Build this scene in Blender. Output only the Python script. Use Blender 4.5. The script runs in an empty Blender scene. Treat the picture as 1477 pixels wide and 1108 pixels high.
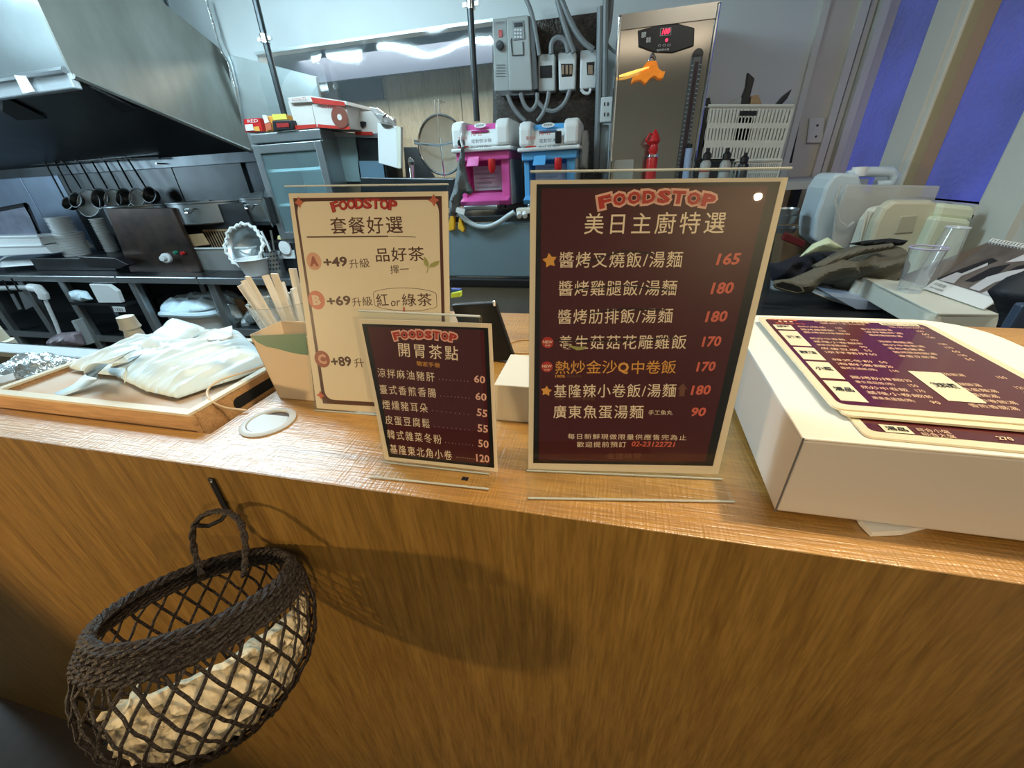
import bpy, bmesh, math, random
from mathutils import Vector, Matrix, noise
random.seed(7)
S = bpy.context.scene
COL = S.collection
V = Vector
R = math.radians
H = 1.43            # eye height above the floor
ZC = H - .235       # counter top
ZT = H - .53        # kitchen work table top
FPX, CX, CY = 555.0, 738.5, 554.0
MW = Matrix(((0.9736438656562645, 0.06904803336410194, -0.2173706326955778),
             (0.22373538100465074, -0.47416593053968537, 0.8515334107374402),
             (-0.04427304096885254, -0.877723783091232, -0.4771172376254983)))

# ---------------------------------------------------------------- camera
cam_d = bpy.data.cameras.new('camera')
cam = bpy.data.objects.new('camera', cam_d)
COL.objects.link(cam)
cam_d.sensor_fit = 'HORIZONTAL'
cam_d.sensor_width = 36
cam_d.lens = FPX / 1477 * 36
cam_d.clip_start = .01
xa, ya, za = (MW @ V((1, 0, 0))), (MW @ V((0, -1, 0))), (MW @ V((0, 0, -1)))
cam.matrix_world = Matrix(((xa.x, ya.x, za.x, 0), (xa.y, ya.y, za.y, 0), (xa.z, ya.z, za.z, H), (0, 0, 0, 1)))
S.camera = cam

# ---------------------------------------------------------------- world, lamps, exposure
w = bpy.data.worlds.new('world'); S.world = w; w.use_nodes = True
w.node_tree.nodes['Background'].inputs[0].default_value = (.12, .12, .13, 1)
w.node_tree.nodes['Background'].inputs[1].default_value = .35
S.view_settings.view_transform = 'Standard'
S.view_settings.look = 'None'
S.view_settings.gamma = 1
S.view_settings.exposure = .08
S.view_settings.use_curve_mapping = False
S.cycles.max_bounces = 8
S.cycles.transparent_max_bounces = 16
S.cycles.sample_clamp_indirect = 4
S.cycles.use_denoising = True

def aim(o, t):
    o.rotation_euler = (V(t) - o.location).to_track_quat('-Z', 'Y').to_euler()
def lamp(name, loc, power, col, r=.04, kind='POINT', **k):
    l = bpy.data.lights.new(name, kind); l.energy = power; l.color = col
    if kind == 'AREA':
        l.shape = 'RECTANGLE'; l.size = r[0]; l.size_y = r[1]
    else:
        l.shadow_soft_size = r
    o = bpy.data.objects.new(name, l); COL.objects.link(o); o.location = loc
    for a, b in k.items(): setattr(l, a, b)
    return o
WARM = (1, .70, .36)
l1 = lamp('counter_downlight', (.67, .41, H + .87), 38, (1, .70, .33), .03, 'SPOT', spot_size=R(68), spot_blend=.5); aim(l1, (.20, .34, ZC))
l2 = lamp('hall_lamp', (-1.3, -.55, H - .12), 36, WARM, .035, 'SPOT', spot_size=R(80), spot_blend=.6); aim(l2, (-.1, .2, H - .60))
l3 = lamp('hall_lamp', (.87, -1.03, H + .33), 27, WARM, .012, 'SPOT', spot_size=R(44), spot_blend=.95); aim(l3, (-.14, .2, H - .40))
COOL = (.62, .90, 1.0)
k1 = lamp('stove_line_fill', (-5.6, .9, 1.75), 30, (.62, .85, 1), (1.2, .5), 'AREA'); aim(k1, (-4.2, 2.8, 1.2))  # added cool fill out of view, brightens the left splashback
k2 = lamp('passage_fill', (-1.6, 3.3, 2.3), 17, (1, .93, .8), (1.8, .3), 'AREA')  # added fill that brightens the plywood behind the film
k3 = lamp('hall_fill', (-.2, -1.1, 2.7), 12, (1, .86, .66), (2.4, .8), 'AREA')  # unseen soft fill added over the customer side
k4 = lamp('aisle_fill', (-2.1, 1.3, 2.7), 62, (.62, .86, 1), (1.8, .5), 'AREA')  # added cool fill, placed for the sheen on the counter top
k5 = lamp('aisle_fill', (.65, .55, 2.7), 14, (1, .97, .86), (.8, .25), 'AREA')  # small fill added to lift the right side

# ---------------------------------------------------------------- pixel -> world point (rays of the 1477x1108 frame)
def ray(px, py): return MW @ V((px - CX, py - CY, FPX))
def at(px, py, x=None, y=None, z=None):
    r = ray(px, py)
    t = x / r.x if x is not None else y / r.y if y is not None else (z - H) / r.z
    return V((0, 0, H)) + r * t
def on_plane(px, py, p0, n):
    r = ray(px, py); o = V((0, 0, H))
    return o + r * ((p0 - o).dot(n) / r.dot(n))

# ---------------------------------------------------------------- materials
MATS = {}
def mat(name, col=(.5, .5, .5), rough=.5, metal=0, bump=0, bscale=40, var=0, vscale=8, vcol=None, emit=None, estr=1,
        coat=0, stretch=(1, 1, 1), trans=0, ior=1.45, spec=.5, sheen=0):
    if name in MATS: return MATS[name]
    m = bpy.data.materials.new(name); m.use_nodes = True
    nt = m.node_tree; b = nt.nodes['Principled BSDF']
    b.inputs['Base Color'].default_value = (*col, 1)
    b.inputs['Roughness'].default_value = rough
    b.inputs['Metallic'].default_value = metal
    b.inputs['Coat Weight'].default_value = coat
    b.inputs['Transmission Weight'].default_value = trans
    b.inputs['IOR'].default_value = ior
    b.inputs['Specular IOR Level'].default_value = spec
    if emit:
        b.inputs['Emission Color'].default_value = (*emit, 1); b.inputs['Emission Strength'].default_value = estr
    if var or bump:
        tc = nt.nodes.new('ShaderNodeTexCoord'); mp = nt.nodes.new('ShaderNodeMapping')
        mp.inputs['Scale'].default_value = stretch
        nt.links.new(tc.outputs['Object'], mp.inputs[0])
    if var:
        n = nt.nodes.new('ShaderNodeTexNoise'); n.inputs['Scale'].default_value = vscale
        n.inputs['Detail'].default_value = 6; n.inputs['Roughness'].default_value = .6
        rp = nt.nodes.new('ShaderNodeValToRGB')
        rp.color_ramp.elements[0].position = .5 - .25; rp.color_ramp.elements[1].position = .5 + .25
        c2 = vcol or tuple(c * (1 - var) for c in col)
        rp.color_ramp.elements[0].color = (*c2, 1); rp.color_ramp.elements[1].color = (*col, 1)
        nt.links.new(mp.outputs[0], n.inputs[0]); nt.links.new(n.outputs[0], rp.inputs[0])
        nt.links.new(rp.outputs[0], b.inputs['Base Color'])
    if bump:
        n2 = nt.nodes.new('ShaderNodeTexNoise'); n2.inputs['Scale'].default_value = bscale
        n2.inputs['Detail'].default_value = 3
        bp = nt.nodes.new('ShaderNodeBump'); bp.inputs['Strength'].default_value = bump; bp.inputs['Distance'].default_value = .01
        nt.links.new(mp.outputs[0], n2.inputs[0]); nt.links.new(n2.outputs[0], bp.inputs['Height'])
        nt.links.new(bp.outputs[0], b.inputs['Normal'])
    MATS[name] = m
    return m

def wood_mat(name, c1, c2, c3, rough, weave=0, axis='x', coarse=1.0, spec=.5):
    m = bpy.data.materials.new(name); m.use_nodes = True; nt = m.node_tree; N = nt.nodes; L = nt.links
    b = N['Principled BSDF']; b.inputs['Roughness'].default_value = rough
    b.inputs['Specular IOR Level'].default_value = spec
    if weave: b.inputs['Coat Weight'].default_value = .6; b.inputs['Coat Roughness'].default_value = .3; b.inputs['Coat IOR'].default_value = 1.6
    tc = N.new('ShaderNodeTexCoord'); mp = N.new('ShaderNodeMapping')
    sc = {'x': (1.2, 14, 14), 'y': (14, 1.2, 14), 'z': (14, 14, 1.2)}[axis]
    mp.inputs['Scale'].default_value = tuple(s * coarse for s in sc)
    L.new(tc.outputs['Object'], mp.inputs[0])
    n = N.new('ShaderNodeTexNoise'); n.inputs['Scale'].default_value = 3.0; n.inputs['Detail'].default_value = 9
    n.inputs['Roughness'].default_value = .72; n.inputs['Distortion'].default_value = .12
    L.new(mp.outputs[0], n.inputs[0])
    rp = N.new('ShaderNodeValToRGB'); e = rp.color_ramp.elements
    e[0].position = .30; e[0].color = (*c1, 1); e[1].position = .72; e[1].color = (*c3, 1)
    k = e.new(.5); k.color = (*c2, 1)
    L.new(n.outputs[0], rp.inputs[0]); L.new(rp.outputs[0], b.inputs['Base Color'])
    # fine pores
    mp2 = N.new('ShaderNodeMapping')
    sc2 = {'x': (25, 420, 420), 'y': (420, 25, 420), 'z': (420, 420, 25)}[axis]
    mp2.inputs['Scale'].default_value = sc2
    L.new(tc.outputs['Object'], mp2.inputs[0])
    n2 = N.new('ShaderNodeTexNoise'); n2.inputs['Scale'].default_value = 1; n2.inputs['Detail'].default_value = 2
    L.new(mp2.outputs[0], n2.inputs[0])
    add = n2.outputs[0]
    if weave:
        mp3 = N.new('ShaderNodeMapping')
        mp3.inputs['Scale'].default_value = {'x': (420, 40, 40), 'y': (60, 500, 60)}.get(axis, (420, 40, 40))
        L.new(tc.outputs['Object'], mp3.inputs[0])
        n3 = N.new('ShaderNodeTexNoise'); n3.inputs['Scale'].default_value = 1; n3.inputs['Detail'].default_value = 1
        L.new(mp3.outputs[0], n3.inputs[0])
        ad = N.new('ShaderNodeMath'); ad.operation = 'ADD'
        L.new(n2.outputs[0], ad.inputs[0]); L.new(n3.outputs[0], ad.inputs[1]); add = ad.outputs[0]
    bp = N.new('ShaderNodeBump'); bp.inputs['Strength'].default_value = .55 if weave else .12
    bp.inputs['Distance'].default_value = .0012
    L.new(add, bp.inputs['Height']); L.new(bp.outputs[0], b.inputs['Normal'])
    if weave: L.new(bp.outputs[0], b.inputs['Coat Normal'])
    mx = N.new('ShaderNodeMix'); mx.data_type = 'RGBA'; mx.blend_type = 'MULTIPLY'
    mx.inputs[0].default_value = .45
    r2 = N.new('ShaderNodeValToRGB'); r2.color_ramp.elements[0].position = .35; r2.color_ramp.elements[1].position = .6
    r2.color_ramp.elements[0].color = (.45, .45, .45, 1)
    L.new(n2.outputs[0], r2.inputs[0]); L.new(rp.outputs[0], mx.inputs[6]); L.new(r2.outputs[0], mx.inputs[7])
    L.new(mx.outputs[2], b.inputs['Base Color'])
    MATS[name] = m
    return m

def film_mat(name, tint=(.97, .99, 1), ior=1.5, rough=.04, alpha=.0, acol=(.8, .85, .88), bump=0, bscale=6, boost=1.0):
    """thin clear sheet: transparent + fresnel gloss (+ a little milky diffuse)"""
    m = bpy.data.materials.new(name); m.use_nodes = True; nt = m.node_tree; N = nt.nodes; L = nt.links
    N.remove(N['Principled BSDF']); out = N['Material Output']
    tr = N.new('ShaderNodeBsdfTransparent'); tr.inputs[0].default_value = (*tint, 1)
    gl = N.new('ShaderNodeBsdfGlossy'); gl.inputs['Roughness'].default_value = rough
    fr = N.new('ShaderNodeFresnel'); fr.inputs['IOR'].default_value = ior
    ge = N.new('ShaderNodeNewGeometry'); sb_ = N.new('ShaderNodeMath'); sb_.operation = 'SUBTRACT'; sb_.inputs[0].default_value = 1
    L.new(ge.outputs['Backfacing'], sb_.inputs[1]); ml = N.new('ShaderNodeMath'); ml.operation = 'MULTIPLY'
    L.new(fr.outputs[0], ml.inputs[0]); L.new(sb_.outputs[0], ml.inputs[1]); f = ml.outputs[0]
    if boost != 1:
        mu = N.new('ShaderNodeMath'); mu.operation = 'MULTIPLY'; mu.inputs[1].default_value = boost; mu.use_clamp = True
        L.new(f, mu.inputs[0]); f = mu.outputs[0]
    mx = N.new('ShaderNodeMixShader'); L.new(f, mx.inputs[0]); L.new(tr.outputs[0], mx.inputs[1]); L.new(gl.outputs[0], mx.inputs[2])
    last = mx.outputs[0]
    if alpha:
        df = N.new('ShaderNodeBsdfDiffuse'); df.inputs[0].default_value = (*acol, 1)
        m2 = N.new('ShaderNodeMixShader'); m2.inputs[0].default_value = alpha
        L.new(last, m2.inputs[1]); L.new(df.outputs[0], m2.inputs[2]); last = m2.outputs[0]
    if bump:
        tc = N.new('ShaderNodeTexCoord'); n = N.new('ShaderNodeTexNoise'); n.inputs['Scale'].default_value = bscale
        n.inputs['Detail'].default_value = 3
        bp = N.new('ShaderNodeBump'); bp.inputs['Strength'].default_value = bump; bp.inputs['Distance'].default_value = .02
        L.new(tc.outputs['Object'], n.inputs[0]); L.new(n.outputs[0], bp.inputs['Height']); L.new(bp.outputs[0], gl.inputs['Normal'])
    L.new(last, out.inputs[0])
    MATS[name] = m
    return m

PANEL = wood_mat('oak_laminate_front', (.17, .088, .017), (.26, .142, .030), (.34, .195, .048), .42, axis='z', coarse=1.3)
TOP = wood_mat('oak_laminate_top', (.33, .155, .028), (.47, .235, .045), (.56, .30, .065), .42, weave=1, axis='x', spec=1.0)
TRAYW = wood_mat('light_tray_wood', (.36, .19, .08), (.50, .29, .13), (.58, .37, .18), .5, axis='x')
PLY = wood_mat('pale_plywood', (.42, .33, .20), (.60, .50, .34), (.68, .60, .42), .5, axis='z', coarse=.45)
STEEL = mat('brushed_steel', (.46, .50, .52), .3, .85, bump=.15, bscale=5, var=.25, vscale=3)
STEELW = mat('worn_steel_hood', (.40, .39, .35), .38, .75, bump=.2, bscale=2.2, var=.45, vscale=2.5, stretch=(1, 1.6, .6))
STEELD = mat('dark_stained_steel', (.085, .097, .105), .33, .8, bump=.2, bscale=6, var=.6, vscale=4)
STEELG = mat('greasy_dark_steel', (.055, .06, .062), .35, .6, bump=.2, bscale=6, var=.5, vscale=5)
CHROME = mat('chrome', (.75, .77, .78), .12, 1)
MIRROR = mat('boiler_mirror_steel', (.50, .47, .42), .13, .95, bump=.12, bscale=2.2)
WALLP = mat('pale_wall_paint', (.66, .71, .72), .55, 0, bump=.03, bscale=12, var=.08, vscale=2)
WALLW = mat('cream_wall_paint', (.60, .57, .50), .5, 0, var=.08, vscale=2)
FRAMEW = mat('white_gloss_paint', (.66, .66, .60), .3, 0, var=.06, vscale=6)
FLOORM = mat('dark_floor_tile', (.10, .07, .045), .4, 0, var=.3, vscale=12)
CEILM = mat('ceiling_paint', (.28, .30, .31), .8)
WHITEP = mat('white_plastic', (.74, .77, .77), .35)
CREAMP = mat('cream_plastic', (.68, .68, .58), .4)
BLACKP = mat('black_plastic', (.012, .012, .014), .35)
BLACKM = mat('black_matte', (.008, .009, .010), .7)
GREYP = mat('grey_plastic', (.36, .38, .38), .45)
GREYD = mat('dark_grey_cable', (.10, .105, .11), .45)
ENAMEL = mat('grey_green_enamel', (.42, .45, .44), .4, var=.06, vscale=10)
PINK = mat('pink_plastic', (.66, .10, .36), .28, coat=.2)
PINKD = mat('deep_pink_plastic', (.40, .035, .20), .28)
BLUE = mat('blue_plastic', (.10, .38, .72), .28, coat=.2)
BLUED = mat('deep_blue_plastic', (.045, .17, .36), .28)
RED = mat('red_plastic', (.55, .02, .02), .3)
PORC = mat('white_porcelain', (.90, .94, .95), .22)
PAPER = mat('white_paper', (.75, .75, .72), .6)
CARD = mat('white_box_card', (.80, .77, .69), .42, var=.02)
CREAM = mat('cream_paper', (.72, .60, .43), .4)
KRAFT = mat('kraft_card', (.42, .27, .14), .7, var=.1, vscale=20)
LEDRED = mat('red_digits', (1, .02, .05), .5, emit=(1, .02, .06), estr=4)
ACRY = film_mat('clear_acrylic', rough=.01)
GLASSM = film_mat('cabinet_glass', tint=(.80, .93, .95), rough=.03, alpha=.12, acol=(.5, .62, .65))
FILM = film_mat('hanging_clear_film', tint=(.92, .95, .96), rough=.05, alpha=.07, acol=(.62, .72, .76), bump=.016, bscale=4, boost=2.2)
CUPM = film_mat('clear_cup_plastic', rough=.06, alpha=.16, boost=3.5)
MILKY = film_mat('milky_plastic', tint=(.9, .9, .88), rough=.25, alpha=.45, acol=(.66, .68, .66))
FOILY = mat('clear_wrap', (.55, .62, .63), .12, .5, bump=.9, bscale=60)
BAGM = mat('white_bag_plastic', (.66, .83, .92), .38, bump=.25, bscale=14)

# ---------------------------------------------------------------- mesh builder
class MB:
    def __init__(s): s.v = []; s.f = []; s.sm = []
    def add(s, vs, fs, smooth=False):
        o = len(s.v); s.v += [V(p) for p in vs]
        for f in fs: s.f.append([i + o for i in f]); s.sm.append(smooth)
        return s
    def box(s, x0, x1, y0, y1, z0, z1):
        vs = [(x, y, z) for z in (z0, z1) for y in (y0, y1) for x in (x0, x1)]
        return s.add(vs, [(0, 2, 3, 1), (4, 5, 7, 6), (0, 1, 5, 4), (2, 6, 7, 3), (0, 4, 6, 2), (1, 3, 7, 5)])
    def obox(s, c, u, v, n):          # centre and three half-axis vectors
        c, u, v, n = V(c), V(u), V(v), V(n)
        vs = [c + u * a + v * b + n * d for d in (-1, 1) for b in (-1, 1) for a in (-1, 1)]
        return s.add(vs, [(0, 2, 3, 1), (4, 5, 7, 6), (0, 1, 5, 4), (2, 6, 7, 3), (0, 4, 6, 2), (1, 3, 7, 5)])
    def prism(s, pts, vec):
        pts = [V(p) for p in pts]; vec = V(vec); n = len(pts)
        return s.add(pts + [p + vec for p in pts], [list(range(n))[::-1], list(range(n, 2 * n))] + [(i, (i + 1) % n, n + (i + 1) % n, n + i) for i in range(n)])
    def tube(s, path, r, seg=8, closed=False, flat=1.0, nrm=None):
        path = [V(p) for p in path]; n = len(path); vs = []; up = None
        for i, p in enumerate(path):
            a = path[(i - 1) % n] if (closed or i) else p
            b = path[(i + 1) % n] if (closed or i < n - 1) else p
            t = (b - a).normalized()
            if up is None:
                up = V((0, 0, 1)) if abs(t.z) < .9 else V((1, 0, 0))
            if nrm: up = V(nrm(p))
            x = t.cross(up).normalized(); up2 = x.cross(t).normalized()
            if not nrm: up = up2
            rr = r[i] if isinstance(r, (list, tuple)) else r
            for k in range(seg):
                g = 2 * math.pi * k / seg
                vs.append(p + x * math.cos(g) * rr + up2 * math.sin(g) * rr * flat)
        fs = []
        for i in range(n if closed else n - 1):
            j = (i + 1) % n
            for k in range(seg):
                l = (k + 1) % seg
                fs.append((i * seg + k, i * seg + l, j * seg + l, j * seg + k))
        if not closed: fs += [list(range(seg))[::-1], [(n - 1) * seg + k for k in range(seg)]]
        return s.add(vs, fs, True)
    def lathe(s, prof, c=(0, 0, 0), seg=24, ax=(0, 0, 1), cap0=False, cap1=False):
        ax = V(ax).normalized(); x = ax.orthogonal().normalized(); y = ax.cross(x); c = V(c); vs = []
        for r, h in prof:
            for k in range(seg):
                g = 2 * math.pi * k / seg
                vs.append(c + ax * h + x * math.cos(g) * r + y * math.sin(g) * r)
        fs = []
        for i in range(len(prof) - 1):
            for k in range(seg):
                l = (k + 1) % seg
                fs.append((i * seg + k, i * seg + l, (i + 1) * seg + l, (i + 1) * seg + k))
        if cap0: fs.append(list(range(seg))[::-1])
        if cap1: fs.append([(len(prof) - 1) * seg + k for k in range(seg)])
        return s.add(vs, fs, True)
    def build(s, name, m, parent=None, bevel=0, loc=None, solid=0, sharp=40, label=None):
        me = bpy.data.meshes.new(name)
        o = bpy.data.objects.new(name, me)
        off = V((0, 0, 0))
        if parent is not None:
            q = parent
            while q is not None: off += q.location; q = q.parent
        else:
            if loc is None:
                n = len(s.v); off = V((sum(p.x for p in s.v) / n, sum(p.y for p in s.v) / n, min(p.z for p in s.v)))
            else: off = V(loc)
            o.location = off
        me.from_pydata([p - off for p in s.v], [], s.f)
        for p, q in zip(me.polygons, s.sm): p.use_smooth = q
        bm = bmesh.new(); bm.from_mesh(me); bmesh.ops.recalc_face_normals(bm, faces=bm.faces)
        for e in bm.edges:
            if len(e.link_faces) == 2 and e.calc_face_angle(0) > R(sharp): e.smooth = False
        bm.to_mesh(me); bm.free()
        me.materials.append(m); COL.objects.link(o)
        if parent is not None: o.parent = parent
        if solid:
            md = o.modifiers.new('thickness', 'SOLIDIFY'); md.thickness = solid; md.offset = 0
        if bevel:
            md = o.modifiers.new('bevel', 'BEVEL'); md.width = bevel; md.segments = 2; md.limit_method = 'ANGLE'; md.angle_limit = R(35)
        if label: o['label'] = label
        return o

def tag(o, label, cat, group=None, kind=None):
    o['label'] = label; o['category'] = cat
    if group: o['group'] = group
    if kind: o['kind'] = kind
    return o
def struct(o): o['kind'] = 'structure'; return o
def thing(name, label, cat, loc, group=None):
    o = bpy.data.objects.new(name, None); COL.objects.link(o); o.location = loc; o.empty_display_size = .05
    return tag(o, label, cat, group)
def dup(o, loc=None, label=None, parent=None):
    c = o.copy(); COL.objects.link(c)
    if parent is not None: c.parent = parent
    if loc is not None: c.location = loc
    if label: c['label'] = label
    for ch in [q for q in o.children]: dup(ch, parent=c)
    return c
ORD = ['topmost', 'second', 'third', 'fourth', 'fifth', 'sixth', 'seventh', 'eighth', 'ninth', 'tenth', 'eleventh', 'twelfth',
       'thirteenth', 'fourteenth', 'fifteenth', 'sixteenth']
def pxs(pts, **k): return [at(a, b, **k) for a, b in pts]
def arc(cx, cy, r, a0, a1, n): return [(cx + r * math.cos(R(a0 + (a1 - a0) * i / n)), cy + r * math.sin(R(a0 + (a1 - a0) * i / n))) for i in range(n + 1)]

def inside(p, poly):
    c = False; j = len(poly) - 1
    for i in range(len(poly)):
        a, b = poly[i], poly[j]
        if (a[1] > p[1]) != (b[1] > p[1]) and p[0] < (b[0] - a[0]) * (p[1] - a[1]) / (b[1] - a[1]) + a[0]: c = not c
        j = i
    return c
def edge_near(p, poly):
    best = (1e9, None)
    for i in range(len(poly)):
        a, b = V(poly[i]), V(poly[(i + 1) % len(poly)]); d = b - a
        t = max(0, min(1, (V(p) - a).dot(d) / max(d.dot(d), 1e-12))); q = a + d * t; l = (V(p) - q).length
        if l < best[0]: best = (l, q)
    return best
def pillow(name, m, pts, nrm, thick, amp, fs=20, soft=.03, res=40, parent=None, stretch=(1, 1), seed=0, bottom=True, smooth=True):
    """soft crumpled body whose outline on a plane is pts (3D), rising along nrm"""
    pts = [V(p) for p in pts]; nrm = V(nrm).normalized(); c = sum(pts, V((0, 0, 0))) / len(pts)
    u = (pts[1] - pts[0]); u = (u - nrm * u.dot(nrm)).normalized(); v = nrm.cross(u)
    poly = [V(((p - c).dot(u), (p - c).dot(v))) for p in pts]
    x0, x1 = min(p.x for p in poly), max(p.x for p in poly); y0, y1 = min(p.y for p in poly), max(p.y for p in poly)
    st = max(x1 - x0, y1 - y0) / res; mb = MB(); idx = {}; vs = []; fs_ = []
    nx, ny = int((x1 - x0) / st) + 3, int((y1 - y0) / st) + 3
    ok = {}
    for i in range(nx):
        for j in range(ny):
            p = V((x0 + (i - 1) * st, y0 + (j - 1) * st)); d, q = edge_near(p, poly); ins = inside(p, poly)
            if not ins and d > st * .75: continue
            if not ins or d < st * .3: p = q; d = 0
            h = thick * (min(1, d / soft)) ** .5 if soft else thick
            k = V((p.x * stretch[0] * fs + seed, p.y * stretch[1] * fs, seed * 1.7))
            nn = 1 - 2 * abs(noise.noise(k)) + .5 * noise.noise(k * 2.3)
            h += amp * nn * min(1, d / (soft or 1) + .15)
            idx[i, j] = len(vs); vs.append(c + u * p.x + v * p.y + nrm * h)
    for i in range(nx - 1):
        for j in range(ny - 1):
            q = [(i, j), (i + 1, j), (i + 1, j + 1), (i, j + 1)]
            q = [idx[t] for t in q if t in idx]
            if len(q) >= 3: fs_.append(q)
    mb.add(vs, fs_, smooth)
    o = mb.build(name, m, parent, solid=.0012)
    return o

# ---------------------------------------------------------------- lettering
def glyphs(s, bold=0.0, shear=0.0, space=1.0):
    c = bpy.data.curves.new('t', 'FONT'); c.body = s; c.size = 1; c.resolution_u = 2; c.offset = bold; c.shear = shear
    c.space_character = space
    o = bpy.data.objects.new('t', c); COL.objects.link(o); bpy.context.view_layer.update()
    me = bpy.data.meshes.new_from_object(o.evaluated_get(bpy.context.evaluated_depsgraph_get()))
    vs = [(v.co.x, v.co.y) for v in me.vertices]; fs = [tuple(p.vertices) for p in me.polygons]
    bpy.data.objects.remove(o); bpy.data.curves.remove(c); bpy.data.meshes.remove(me)
    return vs, fs
class Plane:
    """a printed flat face: origin, right, up, normal towards the reader"""
    def __init__(s, o, u, v):
        s.o = V(o); s.u = V(u).normalized(); v = V(v); s.v = (v - s.u * v.dot(s.u)).normalized(); s.n = s.u.cross(s.v)
    def px(s, a, b):
        p = on_plane(a, b, s.o, s.n) - s.o
        return V((p.dot(s.u), p.dot(s.v)))
    def w(s, a, b, h=0): return s.o + s.u * a + s.v * b + s.n * h
    def text(s, mb, st, p0, p1, hpx=None, lift=.0004, bold=0.0, shear=0.0, space=1.0, wpx=True):
        a, b = s.px(*p0), s.px(*p1); s.text2(mb, st, a, b, (s.px(p0[0], p0[1] - hpx / 2) - s.px(p0[0], p0[1] + hpx / 2)).length if hpx else None, lift, bold, shear, space)
    def text2(s, mb, st, a, b, h=None, lift=.0004, bold=0.0, shear=0.0, space=1.0):
        vs, fs = glyphs(st, bold, shear, space)
        if not vs: return
        x0, x1 = min(p[0] for p in vs), max(p[0] for p in vs); y0, y1 = min(p[1] for p in vs), max(p[1] for p in vs)
        L = (b - a).length; d = (b - a) / L; n = V((-d.y, d.x)); k = L / (x1 - x0); ky = h / (y1 - y0) if h else k; ym = (y0 + y1) / 2
        mb.add([s.w(*(a + d * (x - x0) * k + n * (y - ym) * ky), lift) for x, y in vs], fs)
    def poly(s, mb, pts, lift=.0003):
        mb.add([s.w(p[0], p[1], lift) for p in pts], [list(range(len(pts)))])
    def disc(s, mb, c, r, lift=.0003, n=24, ry=None):
        s.poly(mb, [(c[0] + r * math.cos(2 * math.pi * k / n), c[1] + (ry or r) * math.sin(2 * math.pi * k / n)) for k in range(n)], lift)
    def line(s, mb, a, b, t, lift=.0003):
        a, b = V(a), V(b); d = (b - a).normalized() * t / 2; n = V((-d.y, d.x))
        s.poly(mb, [a - n, b - n, b + n, a + n], lift)
    def logo(s, red, cream, p0, p1, hpx, sag=5, tilt=13, k=1.0):
        """FOODSTOP in fat letters on an arch, pale rim behind red"""
        W = 'FOODSTOP'; n = len(W)
        a, b = s.px(*p0), s.px(*p1); hh = (s.px(p0[0], p0[1] - hpx / 2) - s.px(p0[0], p0[1] + hpx / 2)).length
        sg = hh * sag / 16
        wd = (b - a).length / n
        for i, ch in enumerate(W):
            t = (i + .5) / n * 2 - 1
            c = a + (b - a) * ((i + .5) / n) + V((0, sg * (1 - t * t) - sg * .5)); g = R(-tilt * t)
            d = V((math.cos(g), math.sin(g)))
            for mb, bold, sc, lift in ((cream, .12 * k, 1 + .18 * k, .0005), (red, .05 * k, .86, .0008)):
                vs, fs = glyphs(ch, bold)
                x0, x1 = min(p[0] for p in vs), max(p[0] for p in vs); y0, y1 = min(p[1] for p in vs), max(p[1] for p in vs)
                kx = wd * 1.02 * sc / (x1 - x0); ky = hh * sc / (y1 - y0); e = V((-d.y, d.x))
                mb.add([s.w(*(c + d * (x - (x0 + x1) / 2) * kx + e * (y - (y0 + y1) / 2) * ky), lift) for x, y in vs], fs)

INK = {k: mat('ink_' + k, c, .35) for k, c in dict(maroon=(.062, .006, .008), purple=(.045, .012, .022), black=(.006, .005, .005), cream=(.86, .68, .48),
       red=(.45, .03, .02), coral=(.66, .13, .08), brown=(.08, .022, .012), gold=(.72, .33, .06), pale=(.80, .44, .32), orange=(.50, .12, .06),
       dim=(.16, .06, .03), green=(.35, .33, .10), white=(.75, .75, .72), blue=(.10, .30, .60), darkred=(.30, .02, .02)).items()}

# =============================================================== THE ROOM
def slab(name, x0, x1, y0, y1, z0, z1, m): return struct(MB().box(x0, x1, y0, y1, z0, z1).build(name, m, loc=((x0 + x1) / 2, (y0 + y1) / 2, z0)))
YB = 2.8; XR = 1.2; ZCEIL = 2.75
slab('floor', -6.2, 2.2, -3.2, 4.1, -.1, 0, FLOORM)
slab('ceiling', -6.2, 2.2, -3.2, 4.1, ZCEIL, ZCEIL + .1, CEILM)
slab('wall_front', -6.2, 2.2, -3.3, -3.2, 0, ZCEIL, WALLW)
slab('wall_left', -6.3, -6.2, -3.2, 4.1, 0, ZCEIL, STEEL)
# back wall with the serving opening behind the film: pieces around it
fx0, fx1 = -2.33, at(712, 34, y=YB).x
fz1 = at(560, 50, y=YB).z
slab('wall_back', -2.33, 2.2, YB, YB + .1, fz1, ZCEIL, WALLP)
slab('wall_back', -6.2, -2.33, YB, YB + .1, 0, H + .28, STEELD)
slab('wall_back', -6.2, -2.33, YB, YB + .1, H + .28, ZCEIL, WALLP)
slab('wall_back', fx1, XR, YB, YB + .1, 0, fz1, WALLP)
slab('wall_back', -2.33, fx1, YB, YB + .1, 0, .75, WALLP)
# passage seen through the film
pl = thing('plywood_partition', 'pale plywood partition seen through the clear film behind the pink machine', 'partition', (-1.4, 3.75, 0))
xs = [-3.6, -2.55, -1.92, -1.26, -.98, -.5]
for a, b in zip(xs, xs[1:]): MB().box(a + .003, b - .003, 3.72, 3.74, 0, 2.5).build('plywood_panel', PLY, pl)
tag(MB().prism(pxs([(486, 116), (548, 112), (553, 143), (490, 148)], y=3.68), (0, .02, 0)).build('blue_grey_board', mat('dark_blue_grey', (.06, .08, .13), .3)),
    'dark blue-grey board on plywood, seen through film above the clipboard', 'board')
tag(MB().prism(pxs([(468, 130), (486, 128), (500, 280), (475, 290)], y=3.6), (0, .05, 0)).build('steel_post', STEEL), 'narrow steel post behind film beside plywood', 'post')
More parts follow.
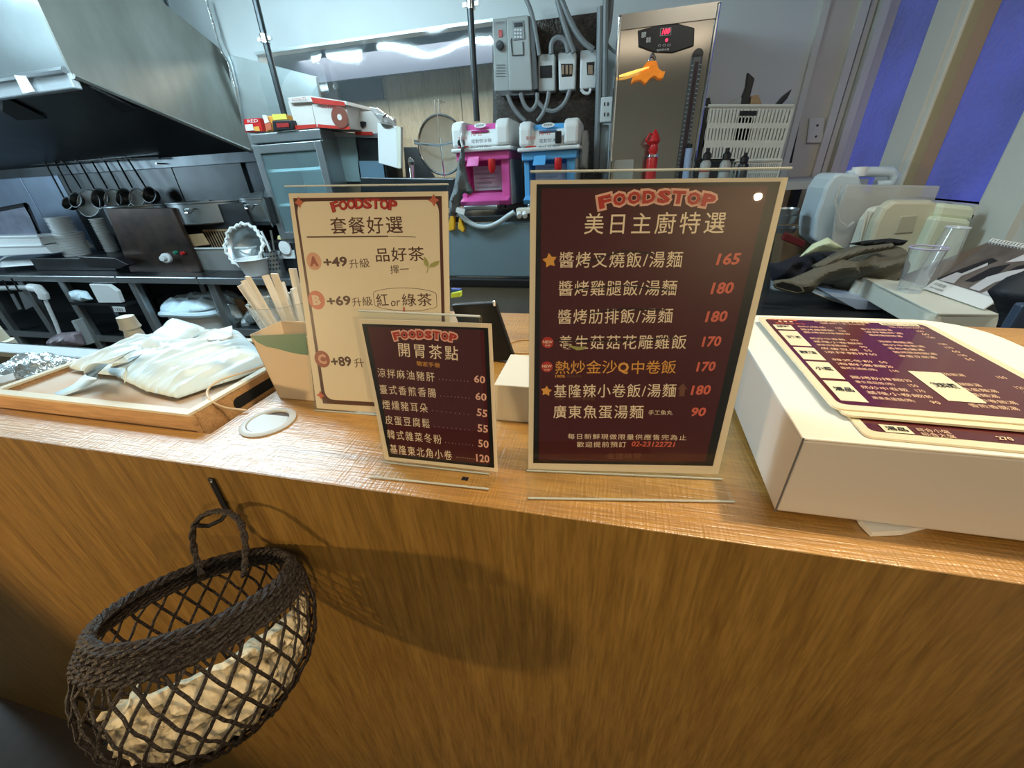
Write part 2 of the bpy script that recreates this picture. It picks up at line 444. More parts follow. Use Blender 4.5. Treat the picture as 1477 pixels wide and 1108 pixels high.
# right wall (plane X = XR) with two windows of blue lit frosted glass
wz0 = H - .155
wy = [2.80, 2.34, 2.19, 1.70]
slab('wall_right', XR, XR + .12, -3.2, wy[3] - .15, 0, ZCEIL, WALLW)
slab('wall_right', XR, XR + .12, wy[3] - .15, YB, 0, wz0, WALLW)
slab('wall_right', XR, XR + .12, wy[3] - .15, YB, 2.45, ZCEIL, WALLW)
slab('trim_1', XR - .02, XR + .12, wy[1] - .15, wy[1], wz0 - .03, 2.45, FRAMEW)
slab('trim_2', XR - .02, XR + .12, wy[3] - .15, wy[3], wz0 - .25, 2.45, FRAMEW)
slab('trim_3', XR - .03, XR + .12, wy[3], YB, wz0 - .03, wz0, FRAMEW)
def blue_glass():
    m = bpy.data.materials.new('blue_lit_frosted_glass'); m.use_nodes = True; nt = m.node_tree; N = nt.nodes; L = nt.links
    b = N['Principled BSDF']; b.inputs['Base Color'].default_value = (.05, .07, .2, 1); b.inputs['Roughness'].default_value = .22
    tc = N.new('ShaderNodeTexCoord'); n = N.new('ShaderNodeTexNoise'); n.inputs['Scale'].default_value = 2.2; n.inputs['Detail'].default_value = 2
    L.new(tc.outputs['Object'], n.inputs[0])
    rp = N.new('ShaderNodeValToRGB'); e = rp.color_ramp.elements
    e[0].position = .3; e[0].color = (.04, .05, .15, 1); e[1].position = .7; e[1].color = (.07, .085, .42, 1)
    L.new(n.outputs[0], rp.inputs[0]); L.new(rp.outputs[0], b.inputs['Emission Color']); b.inputs['Emission Strength'].default_value = .8
    v = N.new('ShaderNodeTexVoronoi'); v.inputs['Scale'].default_value = 45
    bp = N.new('ShaderNodeBump'); bp.inputs['Strength'].default_value = .5; bp.inputs['Distance'].default_value = .01
    L.new(tc.outputs['Object'], v.inputs[0]); L.new(v.outputs[0], bp.inputs['Height']); L.new(bp.outputs[0], b.inputs['Normal'])
    return m
BG = blue_glass()
win1 = slab('window_1', XR + .05, XR + .06, wy[1], wy[0], wz0, 2.45, BG)
win2 = slab('window_2', XR + .05, XR + .06, wy[3], wy[2], wz0, 2.45, BG)
for wn, a, b in ((win1, wy[1], wy[0]), (win2, wy[3], wy[2])):
    for y0, y1 in ((a, a + .022), (b - .03, b)):
        MB().box(XR - .01, XR + .05, y0, y1, wz0, 2.45).build('window_frame', FRAMEW, wn, bevel=.004)
MB().box(XR + .0, XR + .048, wy[2] - .085, wy[2] - .03, wz0, 2.45).build('tan_pane_strip', mat('strip_tan', (.42, .31, .17), .5), win2)  # tan strip standing in for the blurred band along the pane
# mouldings of the corner, on the back wall
for i, (a, b, t) in enumerate([(1187, 1197, .02), (1240, 1252, .035), (1256, 1263, .02), (1267, 1279, .05)]):
    x0 = at(a, 0, y=YB).x; x1 = at(b, 0, y=YB).x
    slab('trim_%d' % (4 + i), x0, x1, YB - t, YB, .6, ZCEIL, FRAMEW)
slab('trim_8', at(1197, 0, y=YB).x, at(1240, 0, y=YB).x, YB - .008, YB, .6, ZCEIL, WALLW)
# wall seams on upper back wall
for i, px in enumerate((240,)):
    x = at(px, 0, y=YB).x; slab('trim_9', x - .01, x + .01, YB - .012, YB, at(px, 60, y=YB).z, ZCEIL, STEEL)
slab('trim_10', -2.33, fx1, YB - .012, YB, fz1 - .01, fz1 + .004, STEEL)
slab('wall_reflection_strip', -3.5, -.4, 3.45, 3.5, at(600, 103, y=3.45).z, ZCEIL, mat('reflection_blue_grey', (.07, .10, .16), .4))  # reflection of the dark ceiling in the film, built as a blue-grey slab
slab('wall_passage', -3.7, -.4, 4.0, 4.1, 0, ZCEIL, WALLW)

# ceiling tubes over the kitchen (their reflections run along the film)
TUBE = mat('tube_light', (1, 1, 1), .5, emit=COOL, estr=85)
def tube_lamp(p0, p1, label, m=None):
    p0, p1 = V(p0), V(p1)
    t = thing('ceiling_lamp', label, 'lamp', (p0 + p1) / 2, 'fluorescent tube lamps over the kitchen')
    MB().tube([p0, p1], .016, 10).build('tube', m or TUBE, t)
    c = (p0 + p1) / 2; h = (p1 - p0) / 2; MB().obox(c + V((0, 0, .06)), h * 1.04, (0, .035, 0), (0, 0, .025)).build('housing', WHITEP, t)
    for q in (p0, p1): MB().box(q.x - .012, q.x + .012, q.y - .02, q.y + .02, q.z - .02, q.z + .05).build('holder', WHITEP, t)
YL = 1.55; yv = 2 * YB - YL
def mir(px, py): p = at(px, py, y=yv); return V((p.x, YL, p.z))
a = mir(409, 96); b = mir(530, 79); c = mir(551, 78); d = mir(735, 60)
zz = (a.z + d.z) / 2
tube_lamp((a.x, YL, zz), (b.x, YL, zz), 'left fluorescent tube over the kitchen aisle')
tube_lamp((c.x, YL, zz), (d.x, YL, zz), 'right fluorescent tube over the kitchen aisle')
tube_lamp((-4.6, .6, 2.5), (-3.2, .6, 2.5), 'added unseen fluorescent tube brightening the stove line', mat('fill_tube_light', (1, 1, 1), .5, emit=COOL, estr=26))  # extra tube added out of view to light the splashback

# =============================================================== KITCHEN, LEFT: hood
hx = -2.567
hood = thing('range_hood', 'large greasy stainless steel range hood hanging at upper left', 'range hood', (-3.6, 2.2, H + .3))
yf = 1.81; zlip = H + .511
zb = H + .226
zt = H + .80
# right side panel: vertical plate, lower edge running down towards the wall
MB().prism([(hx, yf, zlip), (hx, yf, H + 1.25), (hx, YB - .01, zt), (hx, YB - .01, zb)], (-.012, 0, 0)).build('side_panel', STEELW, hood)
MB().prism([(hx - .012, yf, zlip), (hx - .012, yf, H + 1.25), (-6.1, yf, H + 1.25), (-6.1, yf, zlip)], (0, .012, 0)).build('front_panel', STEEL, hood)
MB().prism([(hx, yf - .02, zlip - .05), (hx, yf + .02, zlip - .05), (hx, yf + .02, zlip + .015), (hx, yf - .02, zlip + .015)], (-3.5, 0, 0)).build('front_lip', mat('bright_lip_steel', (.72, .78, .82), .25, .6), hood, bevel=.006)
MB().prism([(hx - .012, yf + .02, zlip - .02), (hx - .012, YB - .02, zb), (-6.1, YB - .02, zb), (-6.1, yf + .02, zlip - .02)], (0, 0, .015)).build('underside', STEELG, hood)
MB().tube([(hx + .004, yf, zlip), (hx + .004, YB - .02, zb)], .012, 6).build('edge_bead', STEELW, hood)
MB().tube([(hx - 3.4, yf - .024, zlip + .02), (hx, yf - .024, zlip + .02)], .014, 8).build('gutter_rail', STEEL, hood)
def und(px, py):   # point on the sloped underside
    p0 = V((hx, yf + .02, zlip - .02)); n = V((1, 0, 0)).cross(V((0, YB - yf - .04, zb - zlip + .02))).normalized()
    return on_plane(px, py, p0 + n * -.004 if n.z > 0 else p0 + n * .004, n)
for q in ([(0, 135), (66, 168), (22, 170), (0, 157)], [(128, 122), (198, 155), (175, 158), (160, 150)]):
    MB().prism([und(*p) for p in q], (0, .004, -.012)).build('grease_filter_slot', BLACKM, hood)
MB().prism(pxs([(20, 108), (36, 110), (49, 132), (33, 135)], y=yf - .04), (0, .004, 0)).build('hanging_tag', PAPER, hood, label='small white paper tag taped to the lip')
tag(MB().prism([V((hx, yf - .15, H + .55)), V((hx, yf - .15, H + 1.25)), V((hx - .5, yf - .15, H + 1.25)), V((hx - .5, yf - .15, H + .55))], (0, .02, 0)).build('x', STEEL), 'x', 'x') if False else None
# second bright steel panel beyond the hood
tag(MB().prism(pxs([(326, 78), (385, 92), (455, 110), (470, 190), (395, 225), (355, 225), (349, 210)], y=2.77), (0, .02, 0)).build('splash_panel', mat('bright_splash_steel', (.55, .62, .64), .3, .6, bump=.15, bscale=3, var=.2, vscale=3), bevel=.002),
    'bright creased stainless panel between hood and glass cabinet', 'wall panel')
tp = MB(); pts = pxs([(300, 0), (312, 40), (318, 62), (324, 76), (332, 92), (342, 130), (349, 170), (352, 215)], y=2.755)
tp.tube(pts, [.022, .024, .02, .03, .018, .014, .012, .01], 8, flat=.4)
tag(tp.build('foil_tape', mat('foil_tape_silver', (.7, .72, .72), .2, .9, bump=.8, bscale=25)), 'crumpled silver foil tape running down the wall above the hood corner', 'tape')
# tiled steel back wall pieces below hood: seams
sb = thing('steel_splashback', 'stained stainless steel splashback behind the hanging ladles', 'splashback', (-3.9, YB - .02, ZT))
cols = [(-100, 24, 0), (24, 80, 0), (80, 250, 1), (250, 352, 1)]
MSB = [mat('blue_grey_steel', (.30, .38, .50), .35, .55, bump=.1, bscale=4, var=.35, vscale=3), mat('stained_steel', (.075, .085, .09), .36, .6, bump=.15, bscale=5, var=.65, vscale=2.2)]
for a, b, k in cols:
    xa_, xb_ = at(a, 240, y=YB).x, at(b, 240, y=YB).x
    if a < 0: xa_ = -6.1
    MB().box(xa_ + .004, xb_ - .004, YB - .02, YB - .001, ZT, zb).build('steel_panel', MSB[k], sb, bevel=.002)
MB().box(-6.1, -2.45, YB - .05, YB - .02, H + .17, H + .25).build('top_rail', STEELD, sb)

# ladles
rail = thing('utensil_rail', 'thin steel rail on the splashback holding the hanging ladles', 'rail', (-4.0, YB - .08, H + .2))
MB().tube([at(20, 238, y=2.7), at(230, 228, y=2.7)], .008, 6).build('bar', STEEL, rail)
for px in (24, 225): p = at(px, 236, y=2.7); MB().tube([p, p + V((0, .08, 0))], .006, 6).build('bracket', STEEL, rail)
LW = ['leftmost', 'second from left', 'third from left', 'fourth from left', 'fifth from left', 'sixth from left', 'seventh from left', 'rightmost']
def ladle(px0, py0, px1, py1, r, kind, i):
    p0, p1 = at(px0, py0, y=2.68), at(px1, py1, y=2.66)
    t = thing('ladle', 'long handled steel %s, %s of those hanging under hood' % (kind, LW[i]), 'ladle', p1, 'ladles and strainers hanging under the hood')
    MB().tube([p0 + V((0, 0, .012)), p0, p0.lerp(p1, .5), p1], [.004, .006, .007, .006], 6).build('handle', STEELG if i < 2 else STEELD, t)
    MB().tube([p0 + V((0, .02 * math.sin(R(g)), .018 + .014 * math.cos(R(g)))) for g in range(0, 360, 45)], .003, 5, True).build('hook_ring', CHROME, t)
    ax = V((.1, -.8, .35))
    if kind == 'strainer':
        MB().lathe([(r, 0), (r * .8, -.03), (r * .4, -.05), (.002, -.055)], p1 + V((0, 0, -r)), 16, ax).build('mesh_bowl', MILKY, t)
    else:
        MB().lathe([(r, 0), (r * .85, -.04), (r * .5, -.065), (.002, -.075)], p1 + V((0, 0, -r * .9)), 16, ax).build('bowl', STEELG, t, solid=.002)
    c = p1 + V((0, 0, -r * .9 if kind != 'strainer' else -r)); a = V(ax).normalized(); x = a.orthogonal().normalized(); y = a.cross(x)
    MB().tube([c + x * math.cos(R(g)) * r + y * math.sin(R(g)) * r for g in range(0, 360, 24)], .004, 5, True).build('rim', STEEL, t)
LD = [(66, 236, 92, 285, .05, 'ladle'), (81, 236, 103, 278, .06, 'ladle'), (94, 236, 117, 272, .11, 'strainer'), (115, 235, 136, 272, .08, 'ladle'), (134, 235, 155, 272, .08, 'strainer'),
      (152, 234, 172, 272, .075, 'ladle'), (170, 233, 191, 271, .07, 'strainer'), (186, 232, 210, 270, .06, 'ladle')]
for i, l in enumerate(LD): ladle(*l, i)

# =============================================================== work tables
def worktable(x0, x1, label, shelfz, legs, m=STEELD):
    t = thing('work_table', label, 'table', ((x0 + x1) / 2, 2.45, 0))
    MB().box(x0, x1, 2.15, YB - .03, ZT - .012, ZT).build('table_top', m, t, bevel=.003)
    MB().box(x0, x1, 2.148, 2.165, ZT - .05, ZT - .002).build('front_rim', STEEL, t, bevel=.005)
    MB().box(x0 + .03, x1 - .03, 2.2, YB - .06, shelfz, shelfz + .02).build('lower_shelf', STEELD, t)
    MB().box(x0 + .03, x1 - .03, 2.18, 2.2, shelfz - .02, shelfz + .03).build('shelf_edge', STEEL, t)
    for x in legs:
        for y in (2.2, YB - .09): MB().box(x - .03, x + .03, y - .025, y + .025, 0, ZT - .012).build('leg', STEEL, t, bevel=.008)
    MB().box(x0, x1, YB - .06, YB - .04, 0, ZT - .05).build('back_panel', BLACKM, t)
    return t
xa1 = at(165, 398, y=2.15).x; xa2 = at(283, 400, y=2.15).x
worktable(-6.1, xa1 - .005, 'long steel stove table at far left under the plates', .36, [-5.2, at(118, 450, y=2.2).x, at(55, 440, y=2.2).x])
bkz = at(272, 500, y=2.22).z
worktable(xa1 + .005, xa2 - .005, 'middle steel table with dark open bay and white knob above', bkz - .12, [xa1 + .08])
worktable(xa2 + .005, -.95, 'steel work table carrying the plastic tub and glass cabinet', at(350, 472, y=2.25).z - .02, [xa2 + .06, -1.2])
# hood-side upright dark stove backs between plates and pots
stove_back = tag(MB().prism(pxs([(152, 301), (248, 300), (290, 392), (190, 397)], y=2.3), (0, .03, 0)).build('stove_back_panel', mat('brown_stained_steel', (.10, .062, .045), .32, .6, bump=.25, bscale=5, var=1, vscale=7, vcol=(.012, .012, .013)), bevel=.003),
    'dark brown-stained steel panel standing behind the white knob', 'panel')
tag(MB().prism(pxs([(248, 300), (350, 292), (372, 340), (372, 352), (288, 392)], y=2.42), (0, .03, 0)).build('stove_side_panel', STEELG, bevel=.003),
    'dark greasy steel stove front under the large pot', 'panel')
# shelf strip with pot rims
sh = thing('pot_shelf', 'bright steel ledge holding the big pots along the splashback', 'shelf', (-2.9, 2.5, H - .1))
p = at(180, 300, y=2.45); q = at(395, 289, y=2.45)
MB().box(p.x, q.x, 2.45, YB - .03, H - .235, H - .215).build('ledge', STEELD, sh)
for x in (p.x + .04, q.x - .04): MB().box(x - .02, x + .02, 2.48, 2.52, ZT, H - .235).build('support', STEELD, sh)
def pot(px, py, w, hgt, label, y=2.6, m=STEEL, lid=False):
    c = at(px, py, y=y); zb_ = H - .214
    t = thing('cooking_pot', label, 'pot', (c.x, y, zb_), 'large steel pots on the stove ledge')
    hgt = max(.06, c.z - zb_)
    MB().lathe([(w * .94, 0), (w, .01), (w, hgt), (w * 1.03, hgt + .004), (w * 1.03, hgt + .012), (w * .97, hgt + .012), (w * .96, .02), (0.001, .02)], (c.x, y, zb_), 32, cap0=True).build('pot_body', m, t)
    for s in (-1, 1):
        a0 = V((c.x + s * w * .35 - .04, y - w * .95, zb_ + hgt - .03))
        if s == 1: MB().tube([a0, a0 + V((0, -.04, -.0)), a0 + V((.015, -.05, -.02)), a0 + V((.065, -.05, -.02)), a0 + V((.08, -.04, 0)), a0 + V((.08, 0, 0))], .006, 6).build('handle', CHROME, t)
    if lid: MB().lathe([(w * .98, hgt + .013), (w * .5, hgt + .04), (.001, hgt + .045)], (c.x, y, zb_), 24).build('lid', STEEL, t)
pot(208, 297, .24, .12, 'leftmost wide steel pot on the ledge under the hood')
pot(312, 291, .30, .15, 'widest dark steel pot with chrome loop handle under the hood', y=2.62)
pot(377, 287, .14, .16, 'small tall steel pot beside the glass cabinet', y=2.58, m=mat('pot_satin', (.3, .33, .34), .35, .8), lid=True)

# plates and bowls: every one its own object
def plate_stack(cx, cy, n, r, dz, label, group, prof, z0=0.0, tilt=(0, 0)):
    c = at(cx, cy, z=ZT + RB); c.z += z0
    base = MB().lathe([(a * r, b) for a, b in prof_(dz, *prof)], (0, 0, 0), 28, cap0=True)
    o = None
    for k in range(n):
        loc = V((c.x + tilt[0] * k, c.y + tilt[1] * k, c.z + k * dz))
        if o is None: o = base.build('plate', PORC, loc=(0, 0, 0)); q = o; q.location = loc
        else: q = o.copy(); COL.objects.link(q); q.location = loc
        tag(q, label % ORD[n - 1 - k], 'plate', group)
    return c
def prof_(dz, lo, up): return [(lo * .75, 0), (lo, dz * .08), (lo, dz * .45), (up, dz * .62), (up, dz * .93), (up * .97, dz * .96), (lo * .8, dz * .5), (.001, dz * .48)]
RB = .10
pc = at(113, 369, z=ZT + RB); topz = at(96, 313, y=pc.y).z; HS = topz - pc.z; print('stack', HS, pc)
tag(MB().box(pc.x - .40, pc.x + .50, pc.y - .10, pc.y + .3, ZT, ZT + RB - .001).build('baking_tray', STEELG, bevel=.006), 'dark low steel block under the plate stacks', 'tray')
plate_stack(113, 368, 9, .088, HS * .60 / 9, 'plain white bowl in left stack, %s of its thick lower bowls', 'white bowls in the left stack', (.955, 1))
plate_stack(113, 368, 11, .078, HS * .40 / 11, 'rimmed white plate on left stack, %s of the thin upper plates', 'thin white plates on the left stack', (.86, 1), z0=HS * .60)
plate_stack(163, 363, 14, .050, HS * .9 / 14, 'square-shouldered white dish in right stack, %s from top', 'white dishes in the right stack', (.90, 1))
# black framed tray leaning at the far left
fr = thing('framed_tray', 'black rimmed rectangular steel tray leaning at far left', 'tray', at(20, 345, y=2.45))
PL = Plane(at(5, 340, y=2.45), (1, 0, 0), (0, .15, 1))
o4 = [at(-30, 308, y=2.45), at(37, 295, y=2.45), at(58, 342, y=2.45), at(-30, 348, y=2.45)]
MB().prism(o4, (0, .02, 0)).build('tray_back', mat('tray_sheen', (.30, .33, .42), .3, .5, var=.5, vscale=9), fr)
MB().tube(o4 + [o4[0]], .016, 6).build('tray_rim', BLACKP, fr)
# white shallow tubs at far left
for i, (q, lb) in enumerate([([(-60, 343), (56, 341), (60, 353), (-60, 356)], 'white shallow tub on top of the pile at far left'),
                             ([(-60, 357), (62, 354), (75, 366), (-60, 372)], 'white shallow tub under another at far left')]):
    t = thing('shallow_tub', lb, 'tub', at(20, 360, y=2.3), 'white shallow tubs at far left')
    MB().prism(pxs(q, y=2.28), (0, .3, 0)).build('tub_body', WHITEP, t, bevel=.006)
    a, b = at(q[0][0], q[0][1], y=2.275), at(q[1][0], q[1][1], y=2.275)
    MB().tube([a, b], .01, 6).build('rim', PORC, t)
tag(pillow('tray_liner', WHITEP, pxs([(0, 374), (50, 368), (78, 372), (60, 382), (0, 386)], z=ZT + .04), (0, 0, 1), .02, .008, res=24), 'crumpled white liner on the tray front at far left', 'liner')
# knob, strip
kn = thing('gas_knob', 'round white gas knob on the dark stove front', 'knob', at(243, 372, y=2.28))
c = at(243, 372, y=2.30)
MB().lathe([(.035, 0), (.035, .03), (.03, .035), (.001, .035)], c, 20, (.3, -1, .1)).build('dial', WHITEP, kn)
MB().lathe([(.02, .035), (.018, .065), (.001, .066)], c, 16, (.3, -1, .1)).build('grip', WHITEP, kn)
MB().lathe([(.012, 0), (.012, .02), (.001, .021)], at(255, 364, y=2.30), 12, (0, -1, 0)).build('indicator_button', mat('green_button', (.02, .2, .12), .3), stove_back)
MB().lathe([(.012, 0), (.012, .02), (.001, .021)], at(265, 365, y=2.30), 12, (0, -1, 0)).build('indicator_button', RED, stove_back)

# tub with kraft containers and cup
def frustum_box(mb, c, w0, d0, w1, d1, h, th=.0):
    c = V(c); a = [c + V((sx * w0, sy * d0, 0)) for sx, sy in ((-1, -1), (1, -1), (1, 1), (-1, 1))]; b = [c + V((sx * w1, sy * d1, h)) for sx, sy in ((-1, -1), (1, -1), (1, 1), (-1, 1))]
    return mb.add(a + b, [(0, 3, 2, 1), (0, 1, 5, 4), (1, 2, 6, 5), (2, 3, 7, 6), (3, 0, 4, 7)])
tc0 = at(328, 391, z=ZT); tw = (at(372, 391, z=ZT) - at(288, 391, z=ZT)).length / 2
hh = at(325, 358, y=tc0.y).z - ZT
tb = thing('plastic_tub', 'clear milky rectangular tub on the steel table', 'tub', tc0 + V((0, .15, 0)))
frustum_box(MB(), tc0 + V((0, .15, 0)), tw * .95, .13, tw * 1.08, .16, hh).build('tub_wall', MILKY, tb)
tt = [tc0 + V((sx * tw * 1.08, .15 + sy * .16, hh)) for sx, sy in ((-1, -1), (1, -1), (1, 1), (-1, 1))]
MB().tube(tt + [tt[0]], .007, 6).build('rim', mat('tub_rim', (.6, .66, .66), .3), tb)
tag(pillow('packets', mat('red_white_packets', (.55, .52, .48), .4, var=1, vscale=30, vcol=(.4, .06, .08)), [tc0 + V((-.02, .06, .05)), tc0 + V((tw * .9, .06, .05)), tc0 + V((tw * .9, .24, .05)), tc0 + V((-.02, .24, .05))], (0, 0, 1), .10, .02, res=20),
    'jumble of printed sachets inside the clear tub', 'sachets')
o = None
for k in range(12):
    x = tc0.x - tw * .55 + k * .024
    if o is None:
        mb = MB().obox((0, 0, 0), (.0045, 0, 0), (0, .075, 0), (0, 0, .08)); mb.obox((0, 0, .083), (.0095, 0, 0), (0, .082, 0), (0, 0, .006))
        o = mb.build('kraft_box', KRAFT, loc=(0, 0, 0)); q = o
    else: q = o.copy(); COL.objects.link(q)
    q.location = (x, tc0.y + .15, ZT + hh + .03); q.rotation_euler = (0, R(-8), 0)
    tag(q, 'brown kraft food box standing in the tub, %s from left' % (['leftmost'] + ORD[1:])[k], 'food box', 'nested kraft boxes standing in the tub')
tag(MB().prism(pxs([(268, 339), (290, 337), (300, 353), (275, 356), (292, 392), (283, 392)], y=tc0.y - .0), (0, .015, 0)).build('kraft_divider', KRAFT), 'brown cardboard flap at the left end of the tub', 'cardboard')
cc = at(372, 396, z=ZT); r1 = (at(391, 373, y=cc.y) - at(354, 373, y=cc.y)).length / 2; hc_ = at(372, 373, y=cc.y).z - ZT
cp = thing('white_cup', 'short white translucent cup at table edge in front of tub', 'cup', cc)
MB().lathe([(r1 * .68, 0), (r1 * .95, hc_ * .95), (r1, hc_), (r1 * .93, hc_), (r1 * .64, .006), (.001, .006)], cc, 28, cap0=True).build('cup_body', WHITEP, cp)
MB().tube([cc + V((math.cos(R(g)) * r1, math.sin(R(g)) * r1, hc_)) for g in range(0, 360, 18)], .004, 6, True).build('rim', WHITEP, cp)
# round sieve/cutter, cutlery canister, scales
sv = thing('strainer_bowl', 'steel bowl with frilled white liner tipped behind the tub', 'bowl', at(358, 365, y=2.4))
c = at(352, 354, y=2.30)
MB().lathe([(.13, 0), (.12, -.05), (.08, -.09), (.001, -.10)], c, 28, (.1, -.9, .38)).build('bowl_shell', STEEL, sv, solid=.003)
mb = MB(); ax = V((.1, -.9, .38)).normalized(); x = ax.orthogonal().normalized(); y = ax.cross(x); ring = []
for k in range(40):
    g = 2 * math.pi * k / 40; ring.append(c + (x * math.cos(g) + y * math.sin(g)) * (.135 + .012 * (k % 2)) + ax * .008 * math.sin(g * 7))
mb.tube(ring, .012, 6, True).build('frilled_liner', PAPER, sv)
cn = thing('cutlery_canister', 'perforated steel cutlery canister beside the white cup', 'canister', at(384, 388, y=2.3))
c0 = at(390, 384, y=2.28); c1 = at(384, 353, y=2.28)
MB().lathe([(.055, 0), (.055, c1.z - c0.z), (.05, c1.z - c0.z), (.05, .01), (.001, .01)], (c0.x, 2.33, ZT), 24).build('canister_wall', STEEL, cn)
for rw in range(5):
    for k in range(7):
        g = R(-150 + k * 20 + (rw % 2) * 10)
        MB().lathe([(.006, 0), (.001, .001)], (c0.x + .056 * math.cos(g), 2.33 + .056 * math.sin(g), ZT + .03 + rw * .028), 8, (math.cos(g), math.sin(g), 0)).build('perforation', BLACKM, cn)
for k, (dx, dy, cl) in enumerate([(-.06, .02, BLACKP), (-.03, 0, WHITEP), (.02, .03, STEEL)]):
    b = V((c0.x, 2.33, ZT + .02)); tag(MB().tube([b, b + V((dx * .5, dy, c1.z - c0.z + .04)), b + V((dx, dy, c1.z - c0.z + .11))], .007, 6).build('utensil', cl),
        ['black handled', 'white handled', 'plain steel'][k] + ' utensil standing in the perforated canister', 'utensil', None)

# appliance below glass cabinet
def pbox(name, label, cat, q, y, d, m, bevel=.004, **k):
    return tag(MB().prism(pxs(q, y=y), (0, d, 0)).build(name, m, bevel=bevel), label, cat, **k)
ap = thing('weighing_scale', 'grey steel countertop appliance with white dial under the glass cabinet', 'appliance', at(420, 380, y=2.35))
p0, p1 = at(388, 352, y=2.38), at(480, 385, y=2.38)
MB().box(p0.x, p1.x + .1, 2.38, 2.7, ZT, at(420, 347, y=2.38).z).build('housing', STEELD, ap, bevel=.01)
q = at(412, 357, y=2.37); MB().lathe([(.045, 0), (.045, .012), (.001, .013)], q, 24, (0, -1, 0)).build('dial', WHITEP, ap)
MB().prism(pxs([(403, 361), (424, 361), (426, 373), (406, 373)], y=2.37), (0, .006, 0)).build('label_plate', WHITEP, ap)
pbox('sponge', 'pale yellow sponge on the grey appliance under glass cabinet', 'sponge', [(400, 340), (425, 338), (425, 345), (400, 346)], 2.36, .08, mat('sponge_yellow', (.7, .62, .3), .8))

# glass cabinet
gc = thing('glass_cabinet', 'tall steel framed glass door cabinet beside the range hood', 'cabinet', at(430, 345, y=2.35))
gx0, gx1 = at(362, 205, y=2.35).x, at(462, 200, y=2.35).x
gz1 = at(400, 190, y=2.35).z; gz0 = at(402, 345, y=2.35).z
MB().box(gx0, gx1, 2.36, 2.72, gz1 - .05, gz1).build('top_panel', STEEL, gc, bevel=.005)
MB().box(gx0, gx0 + .02, 2.37, 2.72, gz0, gz1 - .05).build('side_panel', STEEL, gc)
MB().box(gx1 - .02, gx1, 2.37, 2.72, gz0, gz1 - .05).build('side_panel', STEEL, gc)
MB().box(gx0, gx1, 2.70, 2.72, gz0, gz1 - .05).build('back_panel', mat('cabinet_inner', (.50, .60, .62), .4), gc)
MB().box(gx0, gx1, 2.37, 2.72, gz0 - .03, gz0).build('bottom_panel', STEEL, gc)
for k in (0.33, .66): MB().box(gx0 + .02, gx1 - .02, 2.40, 2.70, gz0 + (gz1 - gz0) * k, gz0 + (gz1 - gz0) * k + .015).build('glass_shelf', PORC, gc)
dr = MB(); e = .045
for a in ((gx0, gx0 + e, gz0, gz1 - .06), (gx1 - e, gx1, gz0, gz1 - .06)): dr.box(a[0], a[1], 2.345, 2.37, a[2], a[3])
dr.box(gx0 + e, gx1 - e, 2.345, 2.37, gz1 - .06 - e, gz1 - .06); dr.box(gx0 + e, gx1 - e, 2.345, 2.37, gz0, gz0 + e)
door = dr.build('door', STEEL, gc, bevel=.003)
MB().box(gx0 + e, gx1 - e, 2.355, 2.36, gz0 + e, gz1 - .06 - e).build('glass_pane', GLASSM, door)
hz = (gz0 + gz1) / 2 - .08
MB().box(gx0 - .01, gx0 + .03, 2.32, 2.345, hz - .12, hz + .04).build('latch', STEELG, door, bevel=.006)
MB().tube([(gx0 + .01, 2.33, hz + .08), (gx0 - .02, 2.30, hz), (gx0 - .01, 2.32, hz - .14)], .006, 6).build('latch_lever', CHROME, door)
# items on the cabinet
def dec(mb_o, q, y, m, name='printed_panel'): return MB().prism(pxs(q, y=y), (0, .002, 0)).build(name, m, mb_o)
YL2 = 2.33
t = thing('matchbox', 'small red printed carton on the left end of the glass cabinet', 'box', at(362, 190, y=YL2))
MB().prism(pxs([(351, 172), (374, 170), (379, 189), (354, 191)], y=YL2 + .05), (0, .09, 0)).build('carton', RED, t, bevel=.002)
dec(t, [(353, 180), (364, 179), (366, 188), (355, 189)], YL2 + .045, WHITEP); dec(t, [(365, 183), (373, 182), (375, 189), (367, 189)], YL2 + .045, INK['gold'])
PT = Plane(at(356, 177, y=YL2 + .045), (1, 0, 0), (0, 0, 1)); mb = MB(); PT.text(mb, 'RED', (357, 175), (372, 174), 4); mb.build('lettering', INK['white'], t)
t = thing('spice_packet', 'orange and yellow packet lying on the glass cabinet', 'packet', at(392, 190, y=YL2))
MB().prism(pxs([(379, 168), (412, 165), (416, 176), (408, 187), (384, 190)], y=YL2 + .03), (0, .06, 0)).build('pouch', INK['gold'], t, bevel=.003)
dec(t, [(381, 176), (390, 175), (392, 187), (384, 188)], YL2 + .02, INK['orange']); dec(t, [(392, 165), (412, 164), (414, 172), (394, 173)], YL2 + .02, mat('yellow_print', (.7, .6, .1), .4)); dec(t, [(378, 166), (384, 166), (388, 176), (382, 178)], YL2 + .018, WHITEP)
t = thing('dark_packet', 'dark foil packet lying beside the donut carton', 'packet', at(405, 187, y=YL2))
MB().prism(pxs([(392, 174), (420, 173), (424, 186), (394, 189)], y=YL2 + .01), (0, .05, 0)).build('pouch', BLACKP, t, bevel=.004)
dec(t, [(398, 178), (416, 177), (417, 183), (400, 184)], YL2 + .005, INK['darkred'])
dn = thing('donut_carton', 'white and red carton printed with a brown ring on glass cabinet', 'carton', at(460, 188, y=2.4))
CART = mat('printed_white_card', (.62, .58, .54), .5)
MB().prism(pxs([(415, 146), (448, 142), (456, 184), (427, 187)], y=2.38), (0, .30, 0)).build('carton_end', CART, dn, bevel=.003)
MB().prism(pxs([(448, 143), (499, 150), (505, 186), (457, 184)], y=2.375), (0, .30, 0)).build('carton_side', CART, dn, bevel=.003)
MB().prism(pxs([(414, 141), (446, 138), (499, 146), (502, 152), (450, 147), (418, 149)], y=2.36), (0, .32, 0)).build('lid', CART, dn, bevel=.003)
